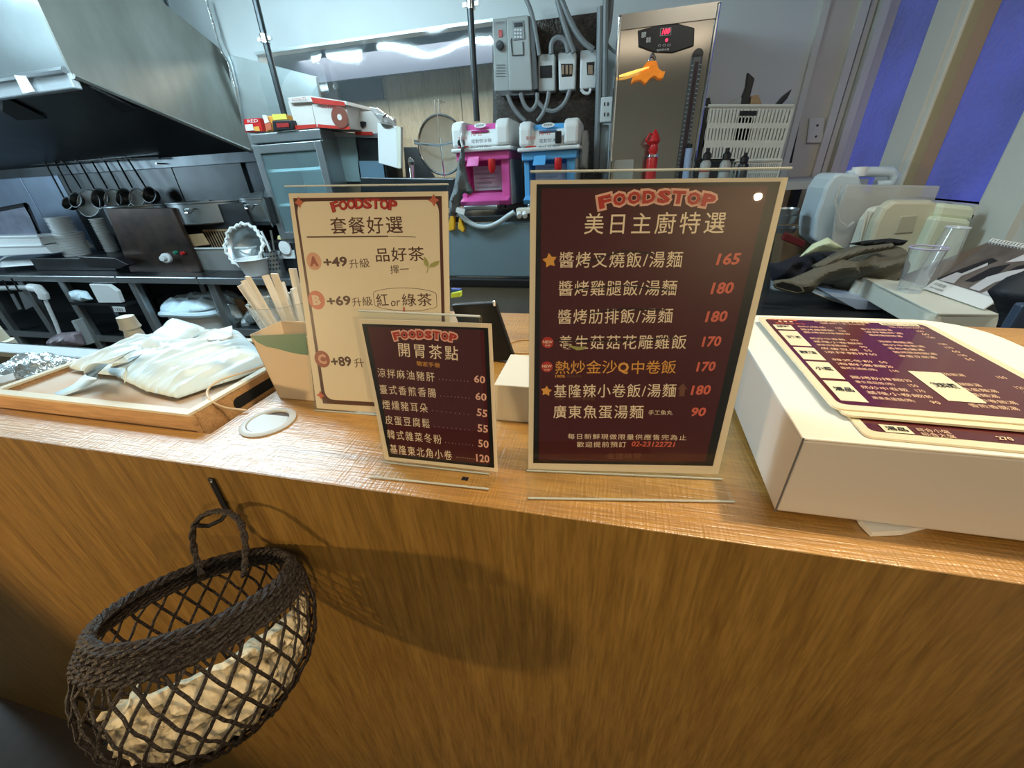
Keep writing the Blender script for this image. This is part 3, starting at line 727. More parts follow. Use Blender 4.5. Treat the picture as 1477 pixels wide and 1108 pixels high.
for q in ([(424, 181), (456, 179), (457, 184), (426, 187)], [(458, 179), (505, 183), (505, 187), (458, 184)], [(448, 140), (496, 147), (498, 153), (452, 149)]): dec(dn, q, 2.355, INK['red'])
PT = Plane(at(490, 170, y=2.352), (1, 0, 0), (0, 0, 1)); mb = MB(); c = PT.px(490, 169); r_ = (PT.px(502, 169) - c).length
PT.disc(mb, c, r_, .001); mb.build('printed_ring', mat('ring_brown', (.18, .05, .03), .4), dn); mb = MB(); PT.disc(mb, c, r_ * .28, .002); mb.build('printed_ring_hole', CART, dn)
mb = MB(); PT.text(mb, 'COFFEE', (463, 153), (486, 155), 6, .002); PT.text(mb, 'DONUTS', (422, 144), (442, 142), 4, .004); mb.build('lettering', INK['darkred'], dn)
b2 = thing('second_carton', 'white carton with dark heart print right of the donut carton', 'carton', at(525, 190, y=2.5))
MB().prism(pxs([(508, 162), (534, 160), (548, 165), (550, 192), (513, 195)], y=2.5), (0, .2, 0)).build('carton_body', CART, b2, bevel=.003)
dec(b2, [(511, 190), (537, 190), (538, 195), (513, 195)], 2.49, INK['red']); dec(b2, [(518, 176), (523, 175), (528, 176), (527, 181), (523, 185), (519, 181)], 2.49, BLACKP)
# second cabinet behind, board, strainer, tap
c2 = thing('counter_cabinet', 'lower steel and glass cabinet under the white cartons', 'cabinet', at(500, 270, y=2.5))
MB().prism(pxs([(470, 192), (552, 194), (560, 268), (490, 268)], y=2.52), (0, .22, 0)).build('cabinet_body', STEELD, c2, bevel=.004)
dec(c2, [(480, 197), (512, 197), (522, 262), (492, 262)], 2.51, mat('cabinet_pane', (.22, .32, .34), .12, .3), 'glass_pane')
dec(c2, [(516, 232), (552, 232), (556, 264), (520, 264)], 2.51, mat('cabinet_lower', (.14, .24, .32), .3, .3), 'lower_panel')
MB().prism(pxs([(478, 191), (553, 193), (553, 199), (479, 197)], y=2.50), (0, .02, 0)).build('top_edge', STEEL, c2)
cb = thing('clipboard', 'white clipboard board hanging in front of the film', 'clipboard', at(560, 240, y=2.45))
MB().prism(pxs([(544, 177), (572, 182), (574, 243), (546, 235)], y=2.45), (0, .012, 0)).build('board', WHITEP, cb, bevel=.003)
MB().prism(pxs([(572, 182), (578, 183), (578, 243), (574, 243)], y=2.45), (0, .03, 0)).build('page_edge', CREAMP, cb)
MB().prism(pxs([(549, 178), (566, 181), (560, 184), (552, 183)], y=2.44), (0, .01, 0)).build('clip', CHROME, cb)
MB().tube(pxs([(553, 178), (552, 170), (557, 165), (560, 172), (559, 178)], y=2.44), .005, 6).build('hanging_loop', CHROME, cb)
tag(pillow('hanging_bag', CUPM, pxs([(533, 154), (545, 156), (568, 172), (572, 182), (556, 182), (545, 172)], y=2.47), (0, -1, 0), .03, .02, res=24), 'clear crumpled bag hooked above the white clipboard', 'bag')
st = thing('mesh_strainer', 'large round wire mesh strainer hanging beside the pink machine', 'strainer', at(637, 250, y=2.6))
c = at(637, 210, y=2.6); rr = (at(672, 210, y=2.6) - at(606, 210, y=2.6)).length / 2; ez = (at(637, 166, y=2.6) - at(637, 252, y=2.6)).length / 2
ringp = [c + V((math.cos(R(g)) * rr, 0, math.sin(R(g)) * ez)) for g in range(0, 360, 12)]
MB().tube(ringp, .008, 6, True).build('rim', CHROME, st)
MESH = film_mat('wire_mesh', tint=(.75, .75, .72), rough=.4, alpha=.5, acol=(.36, .36, .33))
mb = MB(); n = 8; vs = []; seg = 28
for i in range(n + 1):
    for k in range(seg):
        g = 2 * math.pi * k / seg; a = i / n; vs.append(c + V((math.cos(g) * rr * a, .10 * (1 - a * a), math.sin(g) * ez * a)))
mb.add(vs, [(i * seg + k, i * seg + (k + 1) % seg, (i + 1) * seg + (k + 1) % seg, (i + 1) * seg + k) for i in range(n) for k in range(seg)], True)
mb.build('mesh_bowl', MESH, st)
MB().tube([c + V((-rr * 1.15, -.01, 0.02)), c + V((0, -.02, 0)), c + V((rr, -.01, .02))], .007, 6).build('cross_wire', CHROME, st)
MB().tube([c + V((0, -.01, ez * 1.0)), c + V((0, -.012, -ez * 1.1))], .004, 6).build('cross_wire', CHROME, st)
for s in (-.012, .012): MB().tube([c + V((s, 0, ez)), c + V((s, 0, ez + .07)), c + V((s, .1, ez + .07))], .005, 6).build('hanger', CHROME, st)
MB().tube([c + V((-rr * 1.18, 0, .035)), c + V((-rr * 1.0, 0, .03)), c + V((-rr * 1.0, 0, 0))], .008, 6).build('hook_ear', CHROME, st)
tap = thing('water_tap', 'small chrome tap post below the wire strainer', 'tap', at(595, 268, y=2.5))
a, b = at(597, 275, y=2.5), at(593, 238, y=2.5)
MB().tube([a, b], .016, 10).build('post', CHROME, tap); MB().lathe([(.018, 0), (.024, .015), (.012, .035), (.001, .04)], b, 16).build('knob', CHROME, tap)
pbox('grey_board', 'dark grey sheet leaning on plywood below the wire strainer', 'board', [(582, 212), (600, 212), (628, 258), (585, 256)], 2.72, .02, GREYD)
pbox('steel_shelf_end', 'steel ledge behind the beige menu top edge', 'ledge', [(520, 256), (655, 258), (655, 300), (520, 300)], 2.45, .3, STEELD)

# the hanging film
fl = MB(); nx, nz = 60, 24; X0, X1 = -2.33, at(712, 60, y=YB - .03).x; Z0, Z1 = at(560, 300, y=YB).z, fz1 + .0
vs = []
for i in range(nx + 1):
    for j in range(nz + 1):
        x = X0 + (X1 - X0) * i / nx; z = Z0 + (Z1 - Z0) * j / nz
        vs.append((x, YB - .03 + .004 * noise.noise(V((x * 3.2, z * 4, 0))), z))
fl.add(vs, [(i * (nz + 1) + j, (i + 1) * (nz + 1) + j, (i + 1) * (nz + 1) + j + 1, i * (nz + 1) + j + 1) for i in range(nx) for j in range(nz)], True)
tag(fl.build('clear_film', FILM), 'clear plastic film stretched over the wall opening, reflecting the ceiling tubes', 'film')

# vertical pipes
def pipe(name, label, pts, y, r, m=STEELD, clamps=(), seg=10):
    P = pxs(pts, y=y); t = thing(name, label, 'pipe', P[-1])
    MB().tube(P, r, seg).build('pipe_run', m, t)
    for cpx in clamps:
        c = at(*cpx, y=y); MB().lathe([(r * 1.35, -.02), (r * 1.35, .02)], c, 12, P[0] - P[-1], True, True).build('clamp', CHROME, t)
        MB().box(c.x - r * 2.4, c.x + r * 2.4, c.y - .006, c.y + .01, c.z - .008, c.z + .008).build('clamp_ear', CHROME, t)
    return t
pipe('ceiling_pipe', 'steel conduit rising behind the donut carton beside the hood', [(366, -10), (382, 55), (411, 168)], 2.5, .018, STEELD, [(382, 56)])
pipe('ceiling_pipe', 'steel conduit rising straight up behind the pink machine', [(677, -10), (681, 60), (688, 175)], 2.5, .017, STEELD, [(679, 6)])
# speckled dark panel behind boxes
tag(MB().prism(pxs([(710, 38), (866, 17), (868, 290), (712, 300)], y=YB - .012), (0, .01, 0)).build('backing_panel', mat('speckled_dark_steel', (.10, .085, .075), .3, .7, bump=.3, bscale=120, var=.8, vscale=70)), 'speckled dark steel sheet behind the electrical boxes', 'wall panel')
# inverter box
iv = thing('control_box', 'large grey-green electrical control box with keypad on the wall', 'control box', at(745, 130, y=2.66))
MB().prism(pxs([(710, 27), (731, 25), (735, 131), (713, 132)], y=2.68), (0, .1, 0)).build('left_housing', ENAMEL, iv, bevel=.006)
MB().prism(pxs([(730, 24), (762, 21), (768, 130), (734, 131)], y=2.65), (0, .13, 0)).build('right_housing', ENAMEL, iv, bevel=.008)
MB().prism(pxs([(762, 22), (770, 28), (776, 128), (768, 130)], y=2.66), (0, .12, 0)).build('side_cover', GREYD, iv, bevel=.004)
MB().prism(pxs([(716, 132), (772, 130), (770, 137), (722, 138)], y=2.68), (0, .1, 0)).build('cable_plate', GREYD, iv)
kp = MB().prism(pxs([(738, 31), (755, 29), (757, 56), (740, 58)], y=2.643), (0, .008, 0)).build('keypad', mat('keypad_grey', (.30, .33, .34), .4), iv, bevel=.002)
MB().prism(pxs([(741, 33), (753, 32), (754, 38), (742, 39)], y=2.640), (0, .004, 0)).build('display', BLACKP, kp)
for i in range(3):
    for j in range(3): MB().prism(pxs([(741.5 + j * 4, 42 + i * 5), (744.3 + j * 4, 41.8 + i * 5), (744.5 + j * 4, 44.5 + i * 5), (741.8 + j * 4, 44.8 + i * 5)], y=2.639), (0, .005, 0)).build('key', WHITEP, kp)
MB().tube(pxs([(738, 55), (737, 60), (739, 80), (755, 79), (754, 60)], y=2.645), .003, 5).build('cover_groove', GREYD, iv)
MB().lathe([(.022, 0), (.02, .02), (.001, .021)], at(721.5, 66, y=2.672), 18, (0, -1, 0)).build('dial', BLACKP, iv)
MB().prism(pxs([(719, 43), (724, 43), (724, 53), (719, 53)], y=2.672), (0, .006, 0)).build('rocker_switch', RED, iv)
PT = Plane(at(722, 33, y=2.675), (1, 0, 0), (0, 0, 1)); mb = MB(); PT.text(mb, '○ INVERTER', (712, 33), (728, 32), 3)
for k in range(5): PT.text(mb, '————————', (715.5, 94 + k * 4), (729, 93.6 + k * 4), .8)
mb.build('printed_lettering', GREYD, iv)
BN = ['left', 'middle', 'right']
for i, (q, win, n) in enumerate([([(776, 78), (800, 77), (800, 131), (776, 132)], [(779, 95), (796, 94), (796, 112), (779, 113)], 0),
                                 ([(805, 76), (831, 74), (829, 129), (806, 131)], [(809, 92), (826, 92), (825, 110), (810, 111)], 3),
                                 ([(837, 72), (863, 71), (860, 127), (836, 129)], [(846, 90), (857, 89), (856, 107), (847, 108)], 1)]):
    t = thing('breaker_box', '%s small grey circuit breaker box %s' % (BN[i], ['with dark empty window', 'with three switches in its window', 'with a single narrow window'][i]), 'breaker box', at(q[3][0], q[3][1], y=2.7), 'breaker boxes in a row')
    MB().prism(pxs(q, y=2.70), (0, .085, 0)).build('cover', WHITEP if i else mat('breaker_grey', (.6, .64, .64), .4), t, bevel=.008)
    wn = MB().prism(pxs(win, y=2.697), (0, .01, 0)).build('window', BLACKP, t)
    for k in range(n):
        x = win[0][0] + (win[1][0] - win[0][0]) * (k + .5) / n; w_ = (win[1][0] - win[0][0]) / n * .3
        MB().prism(pxs([(x - w_, 94), (x + w_, 94), (x + w_, 107), (x - w_, 107)], y=2.692), (0, .008, 0)).build('breaker_switch', mat('tan_switch', (.35, .24, .16), .4), wn)
# cables
CB = [([(757, -5), (768, 20), (775, 60), (778, 80)], .011, 'dark cable dropping from ceiling between control box and breakers'),
      ([(803, -5), (812, 30), (822, 60), (828, 76)], .014, 'left grey cable of the pair entering the middle breaker'),
      ([(808, -5), (822, 30), (838, 58), (856, 72)], .014, 'right grey cable of the pair entering the right breaker'),
      ([(795, 78), (795, 60), (805, 53), (816, 58), (820, 76)], .013, 'arched grey cable linking the left and middle breaker boxes'),
      ([(732, 136), (738, 152), (748, 166), (758, 175)], .012, 'leftmost cable loop under the control box'),
      ([(751, 134), (755, 150), (765, 162), (775, 150), (775, 134)], .012, 'tight cable loop under the control box'),
      ([(792, 132), (789, 150), (783, 165), (775, 175)], .012, 'cable curving down below the left breaker box'),
      ([(822, 130), (815, 150), (800, 162), (785, 158), (775, 146)], .012, 'cable swooping from the middle breaker to the control box'),
      ([(838, 129), (843, 135), (850, 135), (852, 128)], .008, 'short white cable loop under the right breaker box'),
      ([(866, 10), (864, 120), (860, 245)], .017, 'straight grey conduit left of the double socket'),
      ([(874, -5), (873, 60), (872, 140)], .016, 'dark cable running down into the double socket'),
      ([(882, -5), (878, 45), (871, 65), (870, 90)], .014, 'dark cable bundle bending by the steel boiler'),
      ([(870, 55), (880, 70), (890, 78)], .007, 'thin black wire bending behind the boiler corner')]
for P, r, lb in CB: 
    yy = 2.66 if r < .016 else 2.64
    pp = pxs(P, y=yy)
    # smooth the path
    for _ in range(2):
        q = [pp[0]]
        for a, b in zip(pp, pp[1:]): q += [a.lerp(b, .25), a.lerp(b, .75)]
        pp = q + [pp[-1]]
    tag(MB().tube(pp, r, 8).build('cable', mat('grey_cable', (.22, .24, .25), .45) if 'white' not in lb else WHITEP), lb, 'cable')
so = thing('wall_socket', 'white double wall socket left of the steel boiler', 'socket', at(875, 175, y=2.6))
MB().prism(pxs([(867, 140), (884, 139), (882, 176), (865, 177)], y=2.6), (0, .06, 0)).build('socket_box', WHITEP, so, bevel=.006)
for yy in (150, 165):
    for dx in (-2.5, 2.5): MB().prism(pxs([(874.5 + dx - .8, yy - 2.5), (874.5 + dx + .8, yy - 2.5), (874.3 + dx + .8, yy + 2.5), (874.3 + dx - .8, yy + 2.5)], y=2.597), (0, .004, 0)).build('socket_slot', BLACKP, so)
# wall conduit below socket
pbox('conduit_cover', 'pale vertical duct below the white socket', 'duct', [(867, 180), (878, 180), (876, 250), (864, 250)], 2.66, .03, mat('duct_grey', (.45, .52, .55), .4))

# =============================================================== ice shavers on their fridge
YS = 2.2; ZSV = at(708, 301, y=YS).z
fridge_x0, fridge_x1 = -.93, -.04
fg = thing('counter_fridge', 'black topped under-counter fridge with grey-blue door below the ice shavers', 'fridge', (-.5, 2.4, 0))
ft = ZSV - .025
MB().box(fridge_x0, fridge_x1, 2.09, 2.72, ft - .03, ft).build('top', STEELD, fg, bevel=.005)
MB().box(fridge_x0 + .01, fridge_x1 - .01, 2.10, 2.72, at(700, 318, y=2.1).z, ft - .03).build('header_panel', BLACKP, fg, bevel=.004)
dz0 = at(700, 400, y=2.08).z; dz1 = at(700, 322, y=2.08).z
dd = MB().box(fridge_x0 + .01, fridge_x1 - .01, 2.08, 2.12, dz0, dz1).build('door', mat('fridge_door_blue_grey', (.20, .30, .36), .28, .3, var=.1, vscale=3), fg, bevel=.01)
MB().box(fridge_x0 + .01, fridge_x1 - .01, 2.06, 2.11, dz0 - .05, dz0 - .005).build('door_handle_rail', BLACKP, dd, bevel=.008)
MB().box(fridge_x0 + .01, fridge_x1 - .01, 2.09, 2.7, .06, dz0 - .055).build('lower_panel', STEEL, fg, bevel=.006)
MB().box(fridge_x0 + .03, fridge_x1 - .03, 2.13, 2.68, 0, .06).build('plinth', BLACKP, fg)

def shaver(px0, px1, label, col, cold, name_text, switch, knob_black):
    x0 = at(px0, 230, y=YS).x; x1 = at(px1, 230, y=YS).x; W = x1 - x0; z0 = ZSV; z1 = at(px1 - 40, 171, y=YS).z; Hh = z1 - z0; D = .34
    t = thing('ice_shaver', label, 'ice shaver', ((x0 + x1) / 2, YS + D / 2, z0))
    zc = z0 + Hh * .66
    e = .02
    # coloured housing: walls around a cavity
    MB().box(x0 + e, x0 + e + W * .09, YS + .02, YS + D, z0 + .015, zc).build('side_wall', col, t, bevel=.004)
    MB().box(x1 - e - W * .14, x1 - e, YS + .02, YS + D, z0 + .015, zc).build('side_wall', col, t, bevel=.004)
    MB().box(x1 - e, x1 - e + .006, YS + .04, YS + D, z0 + .015, zc).build('grey_side_cover', mat('shaver_side_grey', (.44, .47, .46), .4), t, bevel=.002)
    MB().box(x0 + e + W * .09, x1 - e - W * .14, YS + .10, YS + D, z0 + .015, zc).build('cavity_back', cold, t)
    MB().box(x0 + e * .6, x1 - e * .6, YS + .0, YS + D, zc - Hh * .10, zc).build('header', col, t, bevel=.006)
    MB().prism([(x0 + e, YS - .01, z0 + .015), (x0 + e, YS - .03, z0 + Hh * .10), (x0 + e, YS + .08, z0 + Hh * .19), (x0 + e, YS + .12, z0 + .015)], (W - 2 * e, 0, 0)).build('drip_base', col, t, bevel=.004)
    MB().box(x0 + e + .03, x1 - e - .05, YS - .07, YS + .05, z0, z0 + .022).build('drip_tray', STEEL, t, bevel=.006)
    for sx in (x0 + .05, x1 - .07): MB().box(sx, sx + .025, YS - .02, YS + .02, z0 + .0, z0 + .02).build('foot', BLACKP, t)
    # white top cover with two shoulder humps
    MB().box(x0 - .005, x1 + .005, YS - .02, YS + D, zc, zc + Hh * .045).build('cover_rim', WHITEP, t, bevel=.006)
    MB().prism([(x0 + .01, YS - .012, zc + Hh * .045), (x0 + .01, YS + .01, z0 + Hh * .86), (x0 + .01, YS + .05, z0 + Hh * .93), (x0 + .01, YS + D, z0 + Hh * .93), (x0 + .01, YS + D, zc + Hh * .045)], (W - .02, 0, 0)).build('top_cover', WHITEP, t, bevel=.01)
    for a, b in ((x0 + .005, x0 + .065), (x1 - .075, x1 - .005)):
        MB().prism([(a, YS - .025, zc + .02), (a, YS - .018, z0 + Hh * .93), (a, YS + .0, z0 + Hh * .98), (a, YS + .04, z0 + Hh), (a, YS + D, z0 + Hh), (a, YS + D, zc + .02)], (b - a, 0, 0)).build('shoulder_hump', WHITEP, t, bevel=.016)
    MB().prism([(x0 + .07, YS + .028, z0 + Hh * .89), (x0 + .07, YS + .05, z0 + Hh * .96), (x0 + .07, YS + .2, z0 + Hh * .97), (x0 + .07, YS + .2, z0 + Hh * .89)], (W - .15, 0, 0)).build('coloured_lid', col, t, bevel=.004)
    PT = Plane((x0, YS + .025, z0 + Hh * .925), (1, 0, 0), (0, .3, 1)); mb = MB(); PT.disc(mb, (W * .48, 0.004), .032, .006, 20, .011); mb.build('badge', WHITEP, t)
    mb = MB(); PT.text2(mb, 'snow', V((W * .48 - .02, .004)), V((W * .48 + .02, .004)), .009, .008); mb.build('badge_lettering', GREYD, t)
    MB().box(x0 + W * .34, x0 + W * .62, YS + .004, YS + .03, z0 + Hh * .865, z0 + Hh * .885).build('lid_grip_slot', cold, t)
    PF = Plane((x0, YS - .014, zc + Hh * .12), (1, 0, 0), (0, .25, 1)); mb = MB(); mb2 = MB()
    PF.text2(mb2, name_text, V((W * .36, .012 + Hh * .03)), V((W * .54, .012 + Hh * .03)), .016, .012)
    PF.text2(mb2, '雪花冰', V((W * .14, Hh * .02)), V((W * .30, Hh * .02)), .016, .012)
    PF.text2(mb, '電動刨冰機', V((W * .36, -.008)), V((W * .70, -.008)), .018, .012)
    PF.text2(mb, 'Block Ice Slicer', V((W * .36, -.033)), V((W * .70, -.033)), .010, .012)
    PF.line(mb2, (W * .13, -.03), (W * .31, -.03), .006, .012)
    mb.build('black_lettering', BLACKP, t); mb2.build('red_lettering', INK['red'], t)
    if switch: MB().box(x1 - .115, x1 - .085, YS - .024, YS - .006, zc + Hh * .07, zc + Hh * .20).build('rocker_switch', BLACKP, t, bevel=.004)
    if knob_black: MB().lathe([(.018, 0), (.015, .02), (.001, .021)], (x0 + .06, YS - .03, zc + Hh * .10), 14, (0, -1, 0)).build('switch_knob', BLACKP, t)
    zf = zc - Hh * .05
    MB().prism([(x0 + W * .27, YS - .018, zf), (x0 + W * .47, YS - .018, zf), (x0 + W * .46, YS - .045, zf - Hh * .11), (x0 + W * .25, YS - .045, zf - Hh * .11)], (0, .012, 0)).build('front_flap', col, t, bevel=.003)
    MB().lathe([(.016, 0), (.019, -.012), (.019, -.045), (.012, -.062), (.001, -.066)], (x0 + W * .66, YS - .005, zc - Hh * .085), 16).build('red_nozzle', RED, t)
    PB = Plane((x0, YS + .098, z0 + Hh * .35), (1, 0, 0), (0, 0, 1)); mb = MB(); PB.poly(mb, [(W * .22, -.055), (W * .76, -.055), (W * .76, .062), (W * .22, .062)], .001); lab = mb.build('instruction_label', mat('label_grey', (.52, .55, .60), .5), t)
    mb = MB()
    for k, s_ in enumerate(['注意事項：使用前請先詳閱說明書', '請勿將手伸入機器內避免危險', '清潔時請務必拔除電源插頭', '冰塊請勿超過容量', '使用後請保持乾燥清潔']):
        PB.text2(mb, s_, V((W * .25, .048 - k * .022)), V((W * (.55 + .06 * (k * 2 % 3)), .048 - k * .022)), .009, .002)
    mb.build('label_lettering', mat('faded_ink', (.22, .24, .25), .6), lab)
    return t
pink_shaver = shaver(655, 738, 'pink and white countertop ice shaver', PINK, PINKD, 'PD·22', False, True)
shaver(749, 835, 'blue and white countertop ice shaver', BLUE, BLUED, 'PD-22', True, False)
# hose, cloth, tongs
pp = pxs([(742, 306), (732, 312), (722, 320), (705, 328), (688, 327), (675, 320), (664, 310), (660, 300)], y=2.06)
for _ in range(2):
    q = [pp[0]]
    for a, b in zip(pp, pp[1:]): q += [a.lerp(b, .25), a.lerp(b, .75)]
    pp = q + [pp[-1]]
tag(MB().tube(pp, .013, 10).build('drain_hose', mat('hose_grey', (.42, .50, .52), .25)), 'grey flexible hose sagging in front of the fridge header', 'hose')
tag(pillow('work_glove', mat('grey_cloth', (.15, .17, .175), .9, bump=.4, bscale=80), pxs([(666, 212), (670, 212), (671, 240), (676, 262), (683, 276), (678, 281), (670, 278), (664, 284), (663, 300), (657, 312), (649, 310), (648, 292), (655, 270), (660, 240)], y=2.07), (0, -1, 0), .03, .018, res=36, soft=.03),
    'grey cloth work glove hanging off the left side of pink shaver', 'glove')
MB().tube(pxs([(667, 192), (665, 202), (668, 214)], y=2.09), .006, 6).build('cord', WHITEP, pink_shaver)
pbox('care_tag', 'small white tag on the grey glove', 'tag', [(659, 299), (671, 302), (669, 310), (657, 306)], 2.03, .003, WHITEP, 0)
for i, q in enumerate([[(649, 312), (655, 312), (655, 332), (647, 334), (646, 328)], [(662, 313), (667, 313), (666, 321), (670, 331), (668, 336), (660, 330)]]):
    pbox('tong_handle', ['left', 'right'][i] + ' yellow rubber grip hanging below the grey glove', 'tongs', q, 2.06, .03, mat('yellow_rubber', (.75, .42, .03), .4), .004, group='yellow grips below the grey glove')
pb_ = thing('plug_strip', 'white plug block behind the drain hose between the shavers', 'plug block', at(752, 308, y=2.1))
MB().prism(pxs([(744, 301), (765, 300), (766, 308), (745, 312)], y=2.07), (0, .06, 0)).build('block', CREAMP, pb_, bevel=.004)
for a in (749, 757): MB().lathe([(.014, 0), (.012, .03), (.001, .031)], at(a, 308, y=2.07), 10, (.2, -1, -.4)).build('plug', WHITEP, pb_)
# grey bag right of the blue machine
tag(pillow('plastic_sleeve', mat('grey_translucent', (.34, .36, .34), .3, bump=.3, bscale=20), pxs([(838, 188), (848, 188), (850, 205), (848, 245), (832, 245), (833, 200)], y=2.4), (0, -1, 0), .05, .01, res=24), 'grey translucent bag standing right of the blue shaver', 'bag')

# =============================================================== steel water boiler
bl = thing('water_boiler', 'tall mirror steel water boiler with black control panel', 'water boiler', (.2, 2.62, .55))
bx0, bx1 = at(893, 20, y=2.45).x + .0, at(1020, 120, y=2.45).x + .0
bz1 = at(960, 13, y=2.45).z
MB().box(bx0, bx1, 2.45, 2.78, .62, bz1).build('boiler_body', MIRROR, bl, bevel=.012)
for x in (bx0 - .004, bx1 - .012): MB().box(x, x + .018, 2.44, 2.46, .62, bz1 - .002).build('corner_trim', CHROME, bl, bevel=.006)
MB().box(bx0, bx1, 2.443, 2.46, bz1 - .055, bz1).build('top_band', mat('top_band_steel', (.35, .32, .28), .3, .8), bl)
MB().box(bx0 + .02, bx1 - .02, 2.48, 2.76, 0, .62).build('stand', STEELD, bl)
PBp = pxs([(920, 44), (950, 36), (978, 34), (1002, 40), (1001, 66), (970, 76), (943, 75), (921, 67)], y=2.44)
cpn = MB().prism(PBp, (0, .015, 0)).build('control_panel', BLACKP, bl, bevel=.003)
PT = Plane(at(960, 45, y=2.438), (1, 0, 0), (0, 0, 1)); mb = MB()
PT.text(mb, '100', (955, 46), (966, 45), 8, .002, .02, .2); PT.disc(mb, PT.px(961.5, 58), .006, .002, 10); mb.build('red_display', LEDRED, cpn)
mb = MB()
for a, b in (((953, 41.5), (968, 40)), ((968, 40), (967.5, 50.5)), ((967.5, 50.5), (952, 52)), ((952, 52), (953, 41.5))): PT.line(mb, PT.px(*a), PT.px(*b), .0015, .0015)
mb.build('display_frame', INK['white'], cpn)
mb = MB(); PT.text(mb, '節', (925, 51), (932, 50), 9, .002, .01); PT.text(mb, '能', (932, 58), (939, 57), 8, .002, .01); mb.build('brand_lettering', INK['white'], cpn)
mb = MB(); PT.text(mb, '電熱開水機', (947, 73), (965, 71), 3.2, .002); mb.build('type_lettering', INK['white'], cpn)
mb = MB(); PT.text(mb, '○ ○ ▢', (949, 66), (967, 65), 3, .002); mb.build('button_marks', INK['white'], cpn)
# sight gauge
ga, gb = at(1001, 70, y=2.435), at(986, 243, y=2.435)
gz = thing if False else None
gw = .024; xg = (ga.x + gb.x) / 2 + .005
MB().box(xg - gw, xg + gw, 2.435, 2.452, .7, ga.z - gw).build('gauge_channel', mat('gauge_grey', (.10, .11, .115), .3, .5), bl, bevel=.008)
MB().lathe([(gw, 0), (gw, .016), (.001, .017)], (xg, 2.452, ga.z - gw), 20, (0, -1, 0)).build('gauge_cap', BLACKP, bl)
MB().box(xg - .008, xg + .008, 2.43, 2.437, .7, ga.z - .05).build('gauge_tube', mat('gauge_brown', (.05, .03, .035), .2), bl)
k = 0
for sx in (-.017, .017):
    for i in range(28): k += 1
    mb = MB()
    for i in range(36): mb.box(xg + sx - .004, xg + sx + .004, 2.431, 2.436, ga.z - .06 - i * .018 - .004, ga.z - .06 - i * .018)
    mb.build('gauge_marks', GREYP, bl)
# orange wavy shape on the boiler, its glow put into the material
orn = thing('amber_shape', 'wavy amber shape with built-in glow on the boiler front', 'ornament', at(940, 110, y=2.42))
AMB = mat('amber_glow', (.75, .22, .02), .15, emit=(1, .30, .03), estr=.45, var=.6, vscale=40, coat=.5)
q = [(910, 120), (912, 112), (922, 107), (928, 96), (934, 88), (947, 87), (950, 98), (956, 103), (960, 102), (957, 112), (951, 113), (944, 108), (938, 112), (931, 120), (924, 114), (915, 116)]
MB().prism(pxs(q, y=2.415), (0, .018, 0)).build('amber_body', AMB, orn, bevel=.004)
for i in range(5): a = at(928 + i * 4, 104 - i * 1.5, y=2.413); b = at(934 + i * 3, 90, y=2.413); MB().tube([a, b], .003, 5).build('ridge', AMB, orn)
MB().tube(pxs([(893, 110), (905, 107), (920, 102), (936, 97)], y=2.412), [.004, .007, .006, .003], 8).build('flare_streak', mat('flare_glow', (.9, .5, .1), .2, emit=(1, .55, .12), estr=1.2), orn)  # light flare at the boiler edge, built as a glowing streak
MB().tube(pxs([(936, 88), (939, 80), (942, 76), (945, 82), (946, 88)], y=2.425), .003, 6).build('wire_hook', CHROME, orn)
MB().lathe([(.008, 0), (.006, .012), (.001, .014)], at(941, 79, y=2.44), 12, (0, -1, 0)).build('suction_knob', CHROME, orn)
zl = at(940, 262, y=2.3).z
# red bottle/figure and pen standing before the boiler
rb = thing('red_dispenser', 'ornate red handled bottle with a silver collar before the boiler', 'bottle', at(939, 246, y=2.3))
c = at(939, 246, y=2.3)
MB().lathe([(.026, zl - c.z), (.026, .05), (.022, .06), (.001, .06)], c, 18).build('bottle_body', RED, rb)
MB().lathe([(.028, 0), (.028, .01), (.001, .011)], c + V((0, 0, .058)), 18).build('collar', CHROME, rb)
MB().lathe([(.016, .068), (.024, .09), (.018, .11), (.028, .125), (.02, .145), (.012, .16), (.001, .175)], c, 16).build('red_head', RED, rb)
MB().tube([c + V((-.02, -.01, .11)), c + V((-.04, -.015, .13)), c + V((-.025, -.01, .155)), c + V((0, 0, .15))], .006, 6).build('curl', RED, rb)
mk = thing('marker_pen', 'pale blue marker pen with dark cap upright at boiler right edge', 'pen', at(992, 245, y=2.35))
a, b = at(990, 248, y=2.35), at(994, 214, y=2.35); a.z = zl
MB().tube([a, b], .016, 12).build('barrel', mat('pale_blue', (.35, .48, .72), .3), mk); MB().tube([b, b + V((0, 0, .018))], .014, 12).build('cap', BLACKP, mk)
pbox('note_card', 'small pale card leaning on the boiler left of red bottle', 'card', [(887, 231), (914, 230), (912, 261), (884, 261)], 2.36, .004, mat('pale_card', (.42, .46, .42), .5), 0)
# shelf that carries bottles and crates (hidden behind the sign)
zl = at(940, 262, y=2.3).z
bsh = thing('boiler_shelf', 'narrow shelf in front of the boiler hidden behind the large menu', 'shelf', (.2, 2.3, 0))
MB().box(-.03, .44, 2.24, 2.42, zl - .02, zl).build('shelf_board', GREYP, bsh)
for x in (-.01, .42): MB().box(x - .015, x + .015, 2.26, 2.29, 0, zl - .02).build('leg', STEELD, bsh)
shf = thing('side_shelf', 'shelf beside the boiler hidden behind the large menu', 'shelf', (.62, 2.55, 0))
zs = at(1060, 262, y=2.45).z
MB().box(.445, 1.05, 2.12, 2.78, zs - .03, zs).build('shelf_board', GREYP, shf)
for x in (.47, 1.02):
    for y in (2.16, 2.74): MB().box(x - .02, x + .02, y - .02, y + .02, 0, zs - .03).build('leg', STEELD, shf)
